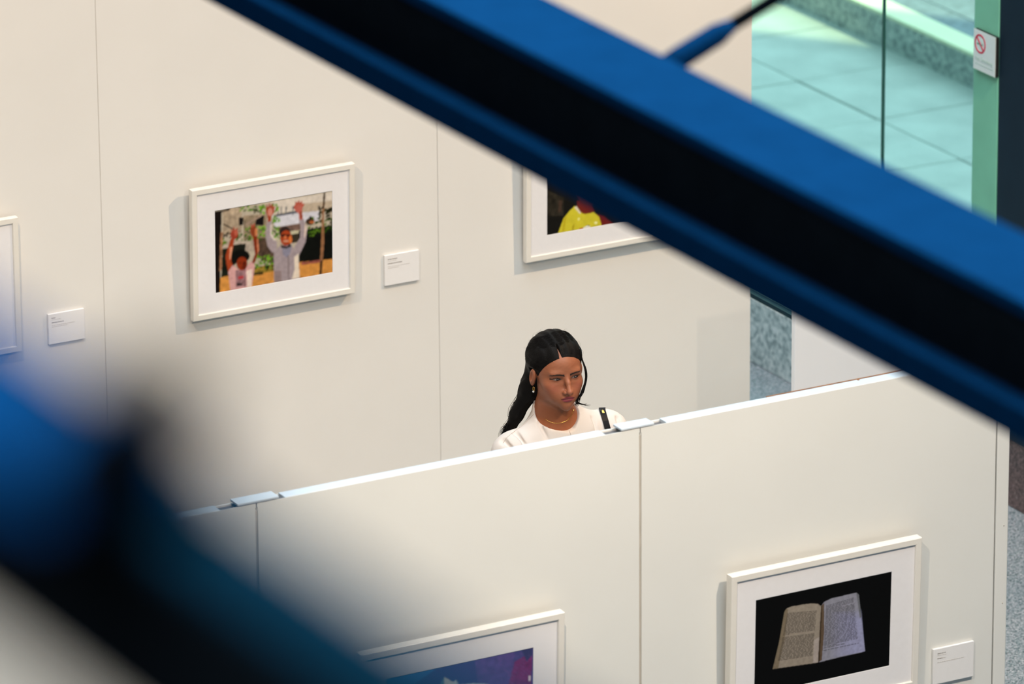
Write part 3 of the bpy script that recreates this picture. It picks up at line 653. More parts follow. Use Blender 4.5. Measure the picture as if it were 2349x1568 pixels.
# ---------------------------------------------------------------- implicit surfaces for the figure
def surface_nets(fn, lo, hi, h):
    lo = np.array(lo, np.float32); hi = np.array(hi, np.float32)
    n = np.ceil((hi - lo)/h).astype(int) + 1
    ax = [lo[i] + h*np.arange(n[i], dtype=np.float32) for i in range(3)]
    Vv = np.empty(tuple(n), np.float32)
    # coarse pass first, then only the blocks near the surface
    B = 5; nb = (n + B - 1)//B
    cc = [lo[i] + h*(B*np.arange(nb[i], dtype=np.float32) + (B - 1)/2) for i in range(3)]
    X, Y, Z = np.meshgrid(*cc, indexing='ij')
    cv = fn(X, Y, Z)
    near = np.abs(cv) < h*B*1.5
    full = np.repeat(np.repeat(np.repeat(cv, B, 0), B, 1), B, 2)[:n[0], :n[1], :n[2]]
    nf = np.repeat(np.repeat(np.repeat(near, B, 0), B, 1), B, 2)[:n[0], :n[1], :n[2]]
    Vv[:] = full
    i0, j0, k0_ = np.nonzero(nf)
    for st in range(0, len(i0), 600000):
        a_, b_, c_ = i0[st:st+600000], j0[st:st+600000], k0_[st:st+600000]
        Vv[a_, b_, c_] = fn(ax[0][a_], ax[1][b_], ax[2][c_])
    S = Vv < 0
    c = np.zeros(tuple(n - 1), np.int8)
    for dx in (0, 1):
        for dy in (0, 1):
            for dz in (0, 1):
                c += S[dx:n[0]-1+dx, dy:n[1]-1+dy, dz:n[2]-1+dz]
    act = (c > 0) & (c < 8)
    I, J, K = np.nonzero(act); N = len(I)
    idx = -np.ones(tuple(n - 1), np.int32); idx[act] = np.arange(N)
    acc = np.zeros((N, 3), np.float32); cnt = np.zeros(N, np.float32)
    cor = [(a, b, d) for a in (0, 1) for b in (0, 1) for d in (0, 1)]
    for a in range(8):
        for b in range(a + 1, 8):
            if sum(abs(cor[a][q] - cor[b][q]) for q in range(3)) != 1: continue
            va = Vv[I + cor[a][0], J + cor[a][1], K + cor[a][2]]; vb = Vv[I + cor[b][0], J + cor[b][1], K + cor[b][2]]
            mk = (va < 0) != (vb < 0); t = np.where(mk, va/np.where(mk, va - vb, 1), 0)
            for q in range(3): acc[:, q] += np.where(mk, cor[a][q] + t*(cor[b][q] - cor[a][q]), 0)
            cnt += mk
    P_ = acc/cnt[:, None]; P_ = (P_ + np.stack([I, J, K], 1))*h + lo
    quads = []
    for axis in range(3):
        sl0 = [slice(None)]*3; sl1 = [slice(None)]*3
        sl0[axis] = slice(0, n[axis]-1); sl1[axis] = slice(1, n[axis])
        A, B = S[tuple(sl0)], S[tuple(sl1)]
        o1, o2 = (axis + 1) % 3, (axis + 2) % 3
        e = np.stack(np.nonzero(A != B), 1)
        ok = (e[:, o1] > 0) & (e[:, o2] > 0) & (e[:, o1] < n[o1]-1) & (e[:, o2] < n[o2]-1)
        e = e[ok]; flip = A[e[:, 0], e[:, 1], e[:, 2]]
        def cell(d1, d2):
            q = e.copy(); q[:, o1] -= d1; q[:, o2] -= d2
            return idx[q[:, 0], q[:, 1], q[:, 2]]
        q = np.stack([cell(1, 1), cell(0, 1), cell(0, 0), cell(1, 0)], 1)
        q[~flip] = q[~flip][:, ::-1]
        quads.append(q)
    return P_, np.concatenate(quads)
def smin(a, b, k): hh = np.clip(0.5 + 0.5*(b - a)/k, 0, 1); return b + (a - b)*hh - k*hh*(1 - hh)
def smax(a, b, k): return -smin(-a, -b, k)
def ell(x, y, z, c, r):
    px_, py_, pz_ = (x - c[0])/r[0], (y - c[1])/r[1], (z - c[2])/r[2]
    k0 = np.sqrt(px_*px_ + py_*py_ + pz_*pz_) + 1e-9
    k1 = np.sqrt((px_/r[0])**2 + (py_/r[1])**2 + (pz_/r[2])**2) + 1e-9
    return k0*(k0 - 1)/k1
def cap(x, y, z, a, b, ra_, rb_):
    ba = np.array(b, float) - np.array(a, float); L2 = float(ba@ba)
    t = np.clip(((x - a[0])*ba[0] + (y - a[1])*ba[1] + (z - a[2])*ba[2])/L2, 0, 1)
    return np.sqrt((x - a[0] - t*ba[0])**2 + (y - a[1] - t*ba[1])**2 + (z - a[2] - t*ba[2])**2) - (ra_ + (rb_ - ra_)*t)
def sst(x, a, b): t = np.clip((x - a)/(b - a), 0, 1); return t*t*(3 - 2*t)
def np_obj(name, V, Fc, material, parent=None, colors=None, smooth=True):
    me = bpy.data.meshes.new(name); me.from_pydata(V.tolist(), [], Fc.tolist()); me.update()
    if smooth: me.polygons.foreach_set('use_smooth', [True]*len(me.polygons))
    if colors is not None:
        a = me.color_attributes.new('Col', 'FLOAT_COLOR', 'POINT')
        rgba = np.ones((len(V), 4), np.float32); rgba[:, :3] = colors; a.data.foreach_set('color', rgba.ravel())
    me.materials.append(material)
    o = bpy.data.objects.new(name, me); col.objects.link(o)
    if parent: o.parent = parent
    return o

# ---------------------------------------------------------------- the woman
# person space: origin at the head centre, x to her left, -y the way she faces, z up
HC = np.array([8.401, 15.138, 1.545]); HS = 0.955
HYAW, HPIT, HROLL = map(math.radians, (-8.0, 0.0, -1.5))
Rz = np.array([[math.cos(HYAW), -math.sin(HYAW), 0], [math.sin(HYAW), math.cos(HYAW), 0], [0, 0, 1]])
Rx = np.array([[1, 0, 0], [0, math.cos(HPIT), -math.sin(HPIT)], [0, math.sin(HPIT), math.cos(HPIT)]])
Ry = np.array([[math.cos(HROLL), 0, math.sin(HROLL)], [0, 1, 0], [-math.sin(HROLL), 0, math.cos(HROLL)]])
HR = Rz@Rx@Ry
def to_head(x, y, z):
    return [(HR[0, i]*x + HR[1, i]*y + HR[2, i]*z)/HS for i in range(3)]
def from_head(p): return HR@(np.array(p, float)*HS)

def head_core(x, y, z):
    ax_ = np.abs(x)
    d = ell(x, y, z, (0, 0.014, 0.030), (0.0725, 0.090, 0.077))
    d = smin(d, ell(x, y, z, (0, -0.024, 0.032), (0.060, 0.062, 0.058)), 0.02)
    d = smin(d, ell(x, y, z, (0, -0.024, -0.022), (0.060, 0.060, 0.070)), 0.025)
    d = smin(d, ell(x, y, z, (0, -0.034, -0.058), (0.047, 0.047, 0.046)), 0.02)
    return d
def head_sdf(x, y, z):
    xr = np.abs(x)
    x = x*(1 + 0.10*sst(-z, 0.015, 0.095))
    ax_ = np.abs(x)
    d = head_core(x, y, z)
    d = smin(d, ell(x, y, z, (0, -0.072, -0.089), (0.016, 0.014, 0.016)), 0.020)               # chin
    d = smin(d, ell(ax_, y, z, (0.041, -0.050, -0.022), (0.020, 0.022, 0.017)), 0.02)           # cheekbone
    d = smin(d, ell(ax_, y, z, (0.030, -0.052, -0.048), (0.020, 0.018, 0.024)), 0.025)          # cheek
    d = smin(d, ell(ax_, y, z, (0.047, -0.010, -0.062), (0.009, 0.024, 0.020)), 0.02)           # jaw angle
    d = smin(d, ell(ax_, y, z, (0.023, -0.0705, 0.020), (0.024, 0.012, 0.008)), 0.014)          # brow
    d = smax(d, -ell(ax_, y, z, (0.0295, -0.093, 0.000), (0.017, 0.0145, 0.0105)), 0.010)       # eye socket
    d = smin(d, ell(ax_, y, z, (0.0295, -0.0650, 0.002), (0.0155, 0.0135, 0.0120)), 0.004)      # lids
    d = smin(d, ell(x, y, z, (0, -0.066, -0.058), (0.031, 0.0220, 0.027)), 0.022)                 # muzzle
    # nose
    nose = cap(x, y, z, (0, -0.079, 0.013), (0, -0.0935, -0.008), 0.0072, 0.0070)
    nose = smin(nose, cap(x, y, z, (0, -0.0935, -0.008), (0, -0.1060, -0.031), 0.0070, 0.0080), 0.006)
    nose = smin(nose, ell(x, y, z, (0, -0.1055, -0.0345), (0.0085, 0.0092, 0.0082)), 0.005)
    nose = smin(nose, ell(ax_, y, z, (0.0105, -0.0930, -0.0378), (0.0062, 0.0092, 0.0066)), 0.005)
    d = smin(d, nose, 0.008)
    d = smax(d, -ell(ax_, y, z, (0.0062, -0.0990, -0.0455), (0.0036, 0.0050, 0.0034)), 0.003)   # nostril
    # lips
    zl = z + 0.02*np.clip(ax_ - 0.008, 0, 1) + 0.008
    up_ = ell(ax_, y, zl, (0.003, -0.0872, -0.0478), (0.0172, 0.0050, 0.0040))
    dn_ = ell(x, y, zl, (0, -0.0868, -0.0578), (0.0165, 0.0062, 0.0060))
    d = smin(d, up_, 0.004); d = smin(d, dn_, 0.004)
    d = smax(d, -ell(x, y, zl, (0, -0.0975, -0.0522), (0.0250, 0.0075, 0.0010)), 0.0022)
    d = smax(d, -ell(x, y, z, (0, -0.0960, -0.0755), (0.016, 0.0075, 0.0035)), 0.008)
    # ears
    ye, ze = y*0.95 + z*0.25, z*0.97 - y*0.20
    yw = ye - 0.006 + 0.10*(ze + 0.014)
    ear = ell(ax_, yw/(1 + 10*np.clip(ze + 0.014, -0.03, 0.02)), ze, (0.0755, 0.0, -0.014), (0.0090, 0.0150, 0.0310))
    ear = smax(ear, -ell(ax_, yw, ze, (0.0850, -0.002, -0.006), (0.0085, 0.0085, 0.0185)), 0.003)
    d = smin(d, ear, 0.005)
    return d
def body_upper(X, Y, Z):
    d = head_sdf(*to_head(X, Y, Z))*HS
    d = smin(d, cap(X, Y, Z, (0.0, 0.014, -0.045), (0.014, 0.036, -0.150), 0.049, 0.051), 0.018)
    ch = ell(X, Y, Z, (0.028, 0.040, -0.330), (0.150, 0.092, 0.170))
    ch = smin(ch, cap(X, Y, Z, (-0.10, 0.042, -0.225), (0.160, 0.042, -0.222), 0.038, 0.038), 0.05)
    ch = smin(ch, cap(X, Y, Z, (0.012, 0.046, -0.130), (0.028, 0.044, -0.20), 0.050, 0.075), 0.04)
    return smin(d, ch, 0.035)
hb = 0.0017
Vu, Fu = surface_nets(body_upper, (-0.17, -0.125, -0.30), (0.225, 0.16, 0.125), hb)
def skin_colors(V):
    hx, hy, hz = to_head(V[:, 0], V[:, 1], V[:, 2]); ax_ = np.abs(hx)
    C = np.ones((len(V), 3))*np.array([0.315, 0.110, 0.054])
    C *= (1 + 0.05*np.sin(hx*310 + 3*np.sin(hz*220))*np.sin(hz*260))[:, None]
    def blend(mask, c): 
        nonlocal C
        C = C*(1 - mask[:, None]) + np.array(c)*mask[:, None]
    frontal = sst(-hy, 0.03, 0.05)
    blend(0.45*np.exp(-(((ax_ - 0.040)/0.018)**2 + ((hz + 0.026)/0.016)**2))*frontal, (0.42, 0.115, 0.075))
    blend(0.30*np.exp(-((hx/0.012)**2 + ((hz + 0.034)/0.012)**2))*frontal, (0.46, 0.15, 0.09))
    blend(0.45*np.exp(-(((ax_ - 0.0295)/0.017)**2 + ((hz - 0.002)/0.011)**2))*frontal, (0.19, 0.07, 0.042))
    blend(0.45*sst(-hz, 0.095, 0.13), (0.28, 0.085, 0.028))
    # lips
    zl = hz + 0.02*np.clip(ax_ - 0.008, 0, 1) + 0.008
    lip = sst(1 - ((hx/0.0220)**2 + ((zl + 0.0532)/(0.0096*(1 - 0.45*np.clip(ax_/0.0225, 0, 1)**2) + 1e-4))**2), 0.0, 0.25)*sst(-hy, 0.073, 0.078)
    blend(lip, (0.25, 0.045, 0.058))
    blend(np.exp(-((zl + 0.0522)/0.0010)**2)*(ax_ < 0.0225)*sst(-hy, 0.07, 0.075), (0.07, 0.014, 0.014))
    # eyebrows: thick, straight, tapering outwards
    t = np.clip((ax_ - 0.009)/0.040, 0, 1)
    zc = 0.0150 + 0.0060*np.sin(t*2.3) - 0.0040*t; th = 0.0028*(1 - 0.58*t) + 0.0005
    brow = sst(1.25 - np.abs(hz - zc)/th, 0.0, 0.5)*(ax_ > 0.0085)*(ax_ < 0.0500)*frontal
    blend(np.clip(brow, 0, 1)*0.97, (0.010, 0.008, 0.007))
    # eyeliner and lashes on the lid edge, winged
    te = np.clip((ax_ - 0.0155)/0.031, 0, 1.2)
    ze = 0.0015 + 0.0059*np.sin(np.clip(te, 0, 1)*math.pi)*(1 - 0.25*te) + 0.0034*np.clip(te - 0.55, 0, 1)
    ln = sst(1.3 - np.abs(hz - ze)/(0.0008 + 0.0013*np.clip(te, 0, 1)), 0, 0.6)*(ax_ > 0.0150)*(ax_ < 0.0490)*frontal
    blend(np.clip(ln, 0, 1)*0.95, (0.010, 0.007, 0.006))
    # nostrils
    blend(np.exp(-(((ax_ - 0.0062)/0.0034)**2 + ((hz + 0.0445)/0.0026)**2))*(hy < -0.093), (0.08, 0.02, 0.014))
    return np.clip(C, 0, 1)
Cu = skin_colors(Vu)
# rest of the body: torso, arms, legs, hands (hidden under the clothes and behind the partition)
FLOORZ = -HC[2]
SHR, SHL = (-0.130, 0.038, -0.243), (0.190, 0.038, -0.231)
ELR, ELL_ = (-0.185, 0.055, -0.475), (0.245, 0.055, -0.475)
WRR, WRL = (-0.185, -0.045, -0.700), (0.245, -0.035, -0.700)
def body_lower(X, Y, Z):
    d = ell(X, Y, Z, (0.028, 0.045, -0.42), (0.140, 0.090, 0.20))
    d = smin(d, ell(X, Y, Z, (0.028, 0.050, -0.72), (0.155, 0.105, 0.13)), 0.08)
    for s_, e_2, w_ in ((SHR, ELR, WRR), (SHL, ELL_, WRL)):
        d = smin(d, cap(X, Y, Z, s_, e_2, 0.044, 0.034), 0.03); d = smin(d, cap(X, Y, Z, e_2, w_, 0.034, 0.023), 0.01)
    for sx in (-1, 1):
        hp, kn, an = (0.028 + sx*0.085, 0.05, -0.76), (0.028 + sx*0.090, 0.045, -1.085), (0.028 + sx*0.088, 0.060, -1.455)
        d = smin(d, cap(X, Y, Z, hp, kn, 0.080, 0.052), 0.03); d = smin(d, cap(X, Y, Z, kn, an, 0.052, 0.034), 0.02)
    return d
Vl, Fl = surface_nets(body_lower, (-0.27, -0.12, -1.50), (0.33, 0.20, -0.18), 0.009)
def hand_sdf(wr, sx):
    fing = [(-0.030, 0.072, 0.0075), (-0.011, 0.086, 0.0082), (0.009, 0.080, 0.0080), (0.027, 0.060, 0.0070)]
    def fn(X, Y, Z):
        x, y, z = X - wr[0], Y - wr[1], Z - wr[2]
        d = ell(x, y, z, (0, -0.003, -0.055), (0.016, 0.038, 0.052))
        d = smin(d, cap(x, y, z, (0, 0, 0.02), (0, 0, -0.03), 0.024, 0.022), 0.015)
        for oy, L, r in fing:
            a = (0, oy, -0.088); b = (0.010*sx*-1, oy*1.05, -0.088 - L*0.5); c2 = (0.030*sx*-1, oy*1.05 - 0.004, -0.088 - L*0.88)
            d = smin(d, cap(x, y, z, a, b, r*1.1, r), 0.004); d = np.minimum(d, cap(x, y, z, b, c2, r, r*0.8))
        d = smin(d, cap(x, y, z, (0, -0.030, -0.035), (-0.012*sx, -0.055, -0.070), 0.012, 0.010), 0.010)
        d = np.minimum(d, cap(x, y, z, (-0.012*sx, -0.055, -0.070), (-0.020*sx, -0.058, -0.098), 0.010, 0.0075))
        return d
    return fn
parts_v, parts_f, parts_c = [Vu, Vl], [Fu, Fl + len(Vu)], [Cu, np.ones((len(Vl), 3))*np.array([0.315, 0.110, 0.054])]
for wr, sx in ((WRR, -1), (WRL, 1)):
    Vh, Fh = surface_nets(hand_sdf(wr, sx), (wr[0] - 0.06, wr[1] - 0.09, wr[2] - 0.19), (wr[0] + 0.06, wr[1] + 0.07, wr[2] + 0.05), 0.0045)
    parts_f.append(Fh + sum(map(len, parts_v))); parts_v.append(Vh); parts_c.append(np.ones((len(Vh), 3))*np.array([0.315, 0.110, 0.054]))
M['skin'] = mat('tan_skin', (0.5, 0.2, 0.11), 0.48, attr='Col', spec=0.35)
_sb = M['skin'].node_tree.nodes['Principled BSDF']; _sb.inputs['Subsurface Weight'].default_value = 0.12; _sb.inputs['Subsurface Radius'].default_value = (0.006, 0.002, 0.001); _sb.inputs['Subsurface Scale'].default_value = 1.0
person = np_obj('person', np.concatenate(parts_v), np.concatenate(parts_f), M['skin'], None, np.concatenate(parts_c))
person.location = tuple(HC)
tag(person, 'woman with long dark half-up hair and cream jacket standing behind the foreground partition', 'person')

# eyes
M['eye'] = mat('eye', (0.6, 0.55, 0.5), 0.15, attr='Col', spec=0.5)
bv_body = BVHTree.FromPolygons(Vu.tolist(), Fu.tolist())
def hit(bvh, x, y):
    o = Vector(CAM - HC); d = Vector(ray(x, y)).normalized()
    r_ = bvh.ray_cast(o, d)
    return (r_[0], r_[1]) if r_[0] is not None else (None, None)
# almond eye openings laid just proud of the lids: white, iris and pupil on a curved patch
def eye_patch(sx):
    V, Fq, C = [], [], []; nu, nv = 34, 14
    for i in range(nu + 1):
        u_ = i/nu
        xx = 0.0160 + 0.0265*u_
        zt = 0.0010 + 0.0054*math.sin(u_*math.pi)**0.8*(1 - 0.22*u_) + 0.0016*u_; zb = 0.0010 - 0.0026*math.sin(u_*math.pi)**0.9 + 0.0016*u_
        for j in range(nv + 1):
            zz = zb + (zt - zb)*j/nv
            p = from_head((sx*xx, -0.13, zz)); dd = from_head((0, 1, 0))
            h_ = bv_body.ray_cast(Vector(p), Vector(dd))
            q = np.array(h_[0]) if h_[0] is not None else from_head((sx*xx, -0.078, zz))
            V.append(q - np.array(dd)/np.linalg.norm(dd)*0.0006)
            ex, ez = xx - 0.0290, zz - 0.0018
            ex = ex*sx - 0.0036
            rr_ = math.hypot(ex, ez)
            c = (0.22, 0.16, 0.14)
            if rr_ < 0.0070: c = (0.030, 0.014, 0.009)
            if rr_ < 0.0028: c = (0.004, 0.003, 0.003)
            if j >= nv - 1: c = (0.02, 0.012, 0.010)
            if math.hypot(ex + 0.0016, ez - 0.0014) < 0.0008: c = (0.8, 0.8, 0.8)  # small glint painted on the iris
            C.append(c)
    for i in range(nu):
        for j in range(nv):
            a = i*(nv + 1) + j; Fq.append((a, a + nv + 1, a + nv + 2, a + 1))
    return np_obj('eye', np.array(V), np.array(Fq), M['eye'], person, np.array(C))
for sx in (-1, 1): eye_patch(sx)

# hair: shell over the skull with a side parting, long mass down the back, loose locks
def hair_q(x, y, z):
    return 0.74*y + 0.67*z + 0.0105 + 0.060*np.abs(x)
def hair_sdf(X, Y, Z):
    x, y, z = to_head(X, Y, Z)
    q = hair_q(x, y, z)
    t = 0.0004 + 0.0110*sst(q, -0.004, 0.055) + 0.006*sst(q, 0.05, 0.12)
    t = t + 0.0012*np.sin(x*260 + 40*y)*sst(q, 0.0, 0.02)
    par = np.exp(-((x + 0.015 + 0.05*(y + 0.05))/0.0016)**2)*sst(0.052 - q, 0, 0.012)
    d = head_core(x, y, z) - t + 0.013*par
    d = smax(d, -q, 0.004)
    # leave the ears free: below the top of the ear hair only behind it
    zc = -0.006 + 0.022*sst(y, -0.016, 0.002)
    d = smax(d, np.minimum(zc - z, 0.026 - y), 0.005)
    d *= HS
    # gathered back and long fall behind her right shoulder
    d = smin(d, ell(X, Y, Z, (0.016, 0.086, 0.030), (0.046, 0.034, 0.055)), 0.02)
    fall = cap(X, Y, Z, (-0.020, 0.070, 0.01), (-0.042, 0.085, -0.075), 0.036, 0.029)
    fall = smin(fall, cap(X, Y, Z, (-0.042, 0.085, -0.075), (-0.072, 0.112, -0.155), 0.029, 0.017), 0.02)
    fall = smin(fall, cap(X, Y, Z, (-0.072, 0.112, -0.155), (-0.096, 0.142, -0.25), 0.017, 0.010), 0.02)
    fall = smin(fall, cap(X, Y, Z, (-0.096, 0.142, -0.25), (-0.095, 0.148, -0.38), 0.010, 0.005), 0.02)
    fall = smin(fall, cap(X, Y, Z, (0.02, 0.080, 0.0), (0.02, 0.120, -0.20), 0.034, 0.028), 0.03)
    fall = smin(fall, cap(X, Y, Z, (0.02, 0.120, -0.20), (0.02, 0.145, -0.38), 0.028, 0.010), 0.03)
    fall = fall + 0.0013*np.sin(X*420 + Y*160 + 6*np.sin(Z*20))
    d = smin(d, fall, 0.015)
    return d
Vhr, Fhr = surface_nets(hair_sdf, (-0.16, -0.11, -0.40), (0.13, 0.20, 0.15), 0.0024)
M['hair'] = mat('black_hair', (0.0060, 0.0052, 0.0050), 0.55, spec=0.08, bump=(500, 0.5))
hair = np_obj('hair', Vhr, Fhr, M['hair'], person)
hair['label'] = 'long black half-up hair'
bv_hair = BVHTree.FromPolygons(Vhr.tolist(), Fhr.tolist())
def pxp(x, y, d): return np.array(at(x, y, d)) - HC
def strand_mesh(name, curves, material, parent, seg=4):
    V, Fq = [], []
    for pts_, r0_, r1_ in curves:
        n = len(pts_); base = len(V)
        for i, p in enumerate(pts_):
            t = Vector(pts_[min(i+1, n-1)]) - Vector(pts_[max(i-1, 0)]); t.normalize()
            a = t.cross(Vector((0.3, 1, 0.1))); a.normalize(); b = t.cross(a); r_ = r0_ + (r1_ - r0_)*i/(n - 1)
            for k in range(seg):
                an = 2*math.pi*k/seg; v = Vector(p) + a*math.cos(an)*r_ + b*math.sin(an)*r_; V.append(tuple(v))
        for i in range(n - 1):
            for k in range(seg):
                k2 = (k+1) % seg; Fq.append((base + i*seg + k, base + i*seg + k2, base + (i+1)*seg + k2, base + (i+1)*seg + k))
    return mesh_obj(name, V, Fq, material, parent, smooth=True)
def bez(P_, n=12):
    P_ = [np.array(p, float) for p in P_]; out = []
    m_ = len(P_) - 1
    for s_ in np.linspace(0, m_, n):
        i = min(int(s_), m_ - 1); t = s_ - i
        p0_, p1_, p2_, p3_ = P_[max(i-1, 0)], P_[i], P_[i+1], P_[min(i+2, m_)]
        out.append(0.5*((2*p1_) + (-p0_ + p2_)*t + (2*p0_ - 5*p1_ + 4*p2_ - p3_)*t*t + (-p0_ + 3*p1_ - 3*p2_ + p3_)*t**3))
    return [tuple(p) for p in out]
# loose lock in front of her left ear, curving in under the jaw
DL = 18.33
curves = []
for k in range(26):
    j = nrs.randn(4, 2)*np.array([[1.0, 1.5], [1.2, 2], [1.6, 2], [2.0, 2]])
    pts_ = [(1329, 800), (1336 + j[0, 0]*.5, 826), (1343.5 + j[1, 0], 848 + j[1, 1]), (1343.5 + j[1, 0], 872 + j[1, 1]), (1336 + j[2, 0], 898 + j[2, 1]), (1326 + j[3, 0]*1.3, 914 + j[3, 1]), (1322 + j[3, 1]*2, 926 + j[2, 1]*2)]
    dd = DL + 0.01*nrs.randn()*0.6
    curves.append((bez([pxp(x, y, dd) for x, y in pts_], 22), 0.0013, 0.0005))
for k in range(10):
    j = nrs.randn(3, 2)*2
    pts_ = [(1322 + j[0, 0]*.5, 908), (1324 + j[0, 0], 920 + j[0, 1]*.5), (1332 + j[1, 0], 926 + j[1, 1]*.5), (1344 + abs(j[2, 0])*3, 928 + j[2, 1])]
    curves.append((bez([pxp(x, y, DL + 0.03) for x, y in pts_], 12), 0.0012, 0.0003))
o = strand_mesh('loose_lock', curves, M['hair'], person); o['kind'] = 'stuff'
# fine strands along the long fall, the crown and fly-aways
curves = []
for k in range(150):
    a = nrs.randn(4, 2)
    pts_ = [(1216 + 3*a[0, 0], 838), (1204 + 6*a[1, 0], 885 + 4*a[1, 1]), (1190 + 8*a[2, 0], 935 + 4*a[2, 1]), (1168 + 6*a[3, 0], 975 + 4*a[3, 1]), (1156 + 7*a[3, 1], 1000 + 8*a[2, 0]), (1150 + 8*a[2, 1], 1040)]
    dd = 18.43 + 0.012*nrs.randn()
    curves.append((bez([pxp(x, y, dd + 0.02*i_) for i_, (x, y) in enumerate(pts_)], 14), 0.0007, 0.0002))
for k in range(44):
    an = nrs.uniform(0, 2*math.pi); b0 = nrs.uniform(0.2, 1.4)
    dirv = np.array([math.cos(an)*math.sin(b0), math.sin(an)*math.sin(b0), math.cos(b0)])
    o0 = from_head((0, 0.01, 0.03)); h_ = bv_hair.ray_cast(Vector(o0 + dirv*0.3), Vector(-dirv))
    if h_[0] is None or (h_[0].y < -0.03): continue
    p = np.array(h_[0]); nn = np.array(h_[1]); tg = np.cross(nn, nrs.randn(3)); tg /= np.linalg.norm(tg)
    curves.append((bez([p - nn*0.001, p + nn*0.003 + tg*0.010, p + nn*0.005 + tg*0.018, p + nn*0.003 + tg*0.026], 8), 0.00022, 0.00008))
o = strand_mesh('hair_strands', curves, M['hair'], person); o['kind'] = 'stuff'
# combed strands lying on the cap, running back from parting and hairline
curves = []
hc = np.array(from_head((0.0, 0.012, 0.020)))
for k in range(520):
    if k % 3 == 0: st_ = np.array([rnd.uniform(-0.070, 0.070), -0.075, 0.056]); st_[1] += 9*st_[0]**2; st_[2] -= 8*st_[0]**2
    else: st_ = np.array([-0.015 + rnd.choice((-1, 1))*rnd.uniform(0.002, 0.012), rnd.uniform(-0.06, 0.01), 0.11])
    sd = 1 if st_[0] > -0.015 else -1
    en = np.array([sd*rnd.uniform(0.0, 0.045) + 0.01, 0.12, rnd.uniform(0.0, 0.06)])
    midp = np.array([sd*rnd.uniform(0.06, 0.09), 0.02, rnd.uniform(0.02, 0.075)]) if k % 3 else np.array([st_[0]*1.25 + sd*0.01, 0.02, 0.06 - abs(st_[0])*0.4])
    pts_ = []
    for t in np.linspace(0, 1, 12):
        p = (1 - t)**2*st_ + 2*t*(1 - t)*midp + t*t*en
        p = from_head(p); dv = p - hc; dv /= np.linalg.norm(dv)
        h_ = bv_hair.ray_cast(Vector(hc + dv*0.25), Vector(-dv)); hb_ = bv_body.ray_cast(Vector(hc + dv*0.25), Vector(-dv))
        if h_[0] is None or (hb_[0] is not None and hb_[3] < h_[3]): h_ = hb_
        if h_[0] is None: pts_ = []; break
        hq_ = hair_q(*to_head(*h_[0]))
        if hq_ < 0.0005: continue
        pts_.append(tuple(np.array(h_[0]) + np.array(h_[1])*0.0003))
    if len(pts_) > 4: curves.append((pts_, 0.0002, 0.0006))
o = strand_mesh('combed_strands', curves, M['hair'], person); o['kind'] = 'stuff'

# jacket
def jacket_sdf(X, Y, Z):
    ch = ell(X, Y, Z, (0.028, 0.036, -0.345), (0.168, 0.110, 0.190))
    ch = smin(ch, ell(X, Y, Z, (0.028, 0.036, -0.60), (0.165, 0.120, 0.24)), 0.06)
    ch = smin(ch, cap(X, Y, Z, (-0.105, 0.040, -0.228), (0.028, 0.040, -0.200), 0.050, 0.055), 0.05)
    ch = smin(ch, cap(X, Y, Z, (0.028, 0.040, -0.200), (0.165, 0.040, -0.215), 0.055, 0.050), 0.05)
    ch = smin(ch, cap(X, Y, Z, (0.010, 0.044, -0.125), (0.028, 0.044, -0.20), 0.058, 0.085), 0.045)
    ch = smin(ch, ell(np.abs(X - 0.028), Y, Z, (0.075, -0.035, -0.345), (0.07, 0.055, 0.075)), 0.05)
    for s_, e_2, w_ in ((SHR, ELR, WRR), (SHL, ELL_, WRL)):
        ar = cap(X, Y, Z, s_, e_2, 0.062, 0.056); ar = smin(ar, cap(X, Y, Z, e_2, w_, 0.056, 0.042), 0.02)
        ch = smin(ch, ar, 0.022)
    # drape
    ch = ch + 0.0016*np.sin(X*70 + Z*25)*sst(-Z, 0.25, 0.4)
    for a_, b_, r_ in FOLDS: ch = smax(ch, -cap(X, Y, Z, a_, b_, r_, r_*0.4), 0.008)
    # neck opening
    nk = cap(X, Y, Z, (-0.004, 0.030, -0.02), (0.006, 0.002, -0.110), 0.066, 0.070)
    nk = smin(nk, cap(X, Y, Z, (0.006, 0.002, -0.110), (0.018, -0.050, -0.148), 0.066, 0.028), 0.02)
    ch = smax(ch, -nk, 0.004)
    ch = smax(ch, Z - (-0.085), 0.01)
    # open hem and cuffs
    return smax(ch, -0.80 - Z, 0.01)
FOLDS = []
Vj0, Fj0 = surface_nets(jacket_sdf, (-0.27, -0.13, -0.84), (0.33, 0.20, -0.07), 0.012)
bv0 = BVHTree.FromPolygons(Vj0.tolist(), Fj0.tolist())
for (ax1, ay1), (ax2, ay2), r_ in (((1180, 990), (1208, 1026), 0.010), ((1154, 1010), (1182, 1036), 0.009), ((1237, 972), (1256, 1006), 0.006), ((1360, 958), (1369, 996), 0.006), ((1417, 958), (1419, 992), 0.007)):
    pa, pb = hit(bv0, ax1, ay1)[0], hit(bv0, ax2, ay2)[0]
    if pa is not None and pb is not None: FOLDS.append((tuple(pa), tuple(pb), r_))
Vj, Fj = surface_nets(jacket_sdf, (-0.27, -0.13, -0.84), (0.33, 0.20, -0.07), 0.0042)
M['jacket'] = mat('cream_wool_jacket', (0.70, 0.625, 0.575), 0.85, spec=0.08, bump=(900, 0.35), noise=(8, 0.03))
jacket = np_obj('jacket', Vj, Fj, M['jacket'], person); jacket['label'] = 'cream collarless jacket'
bv_j = BVHTree.FromPolygons(Vj.tolist(), Fj.tolist())
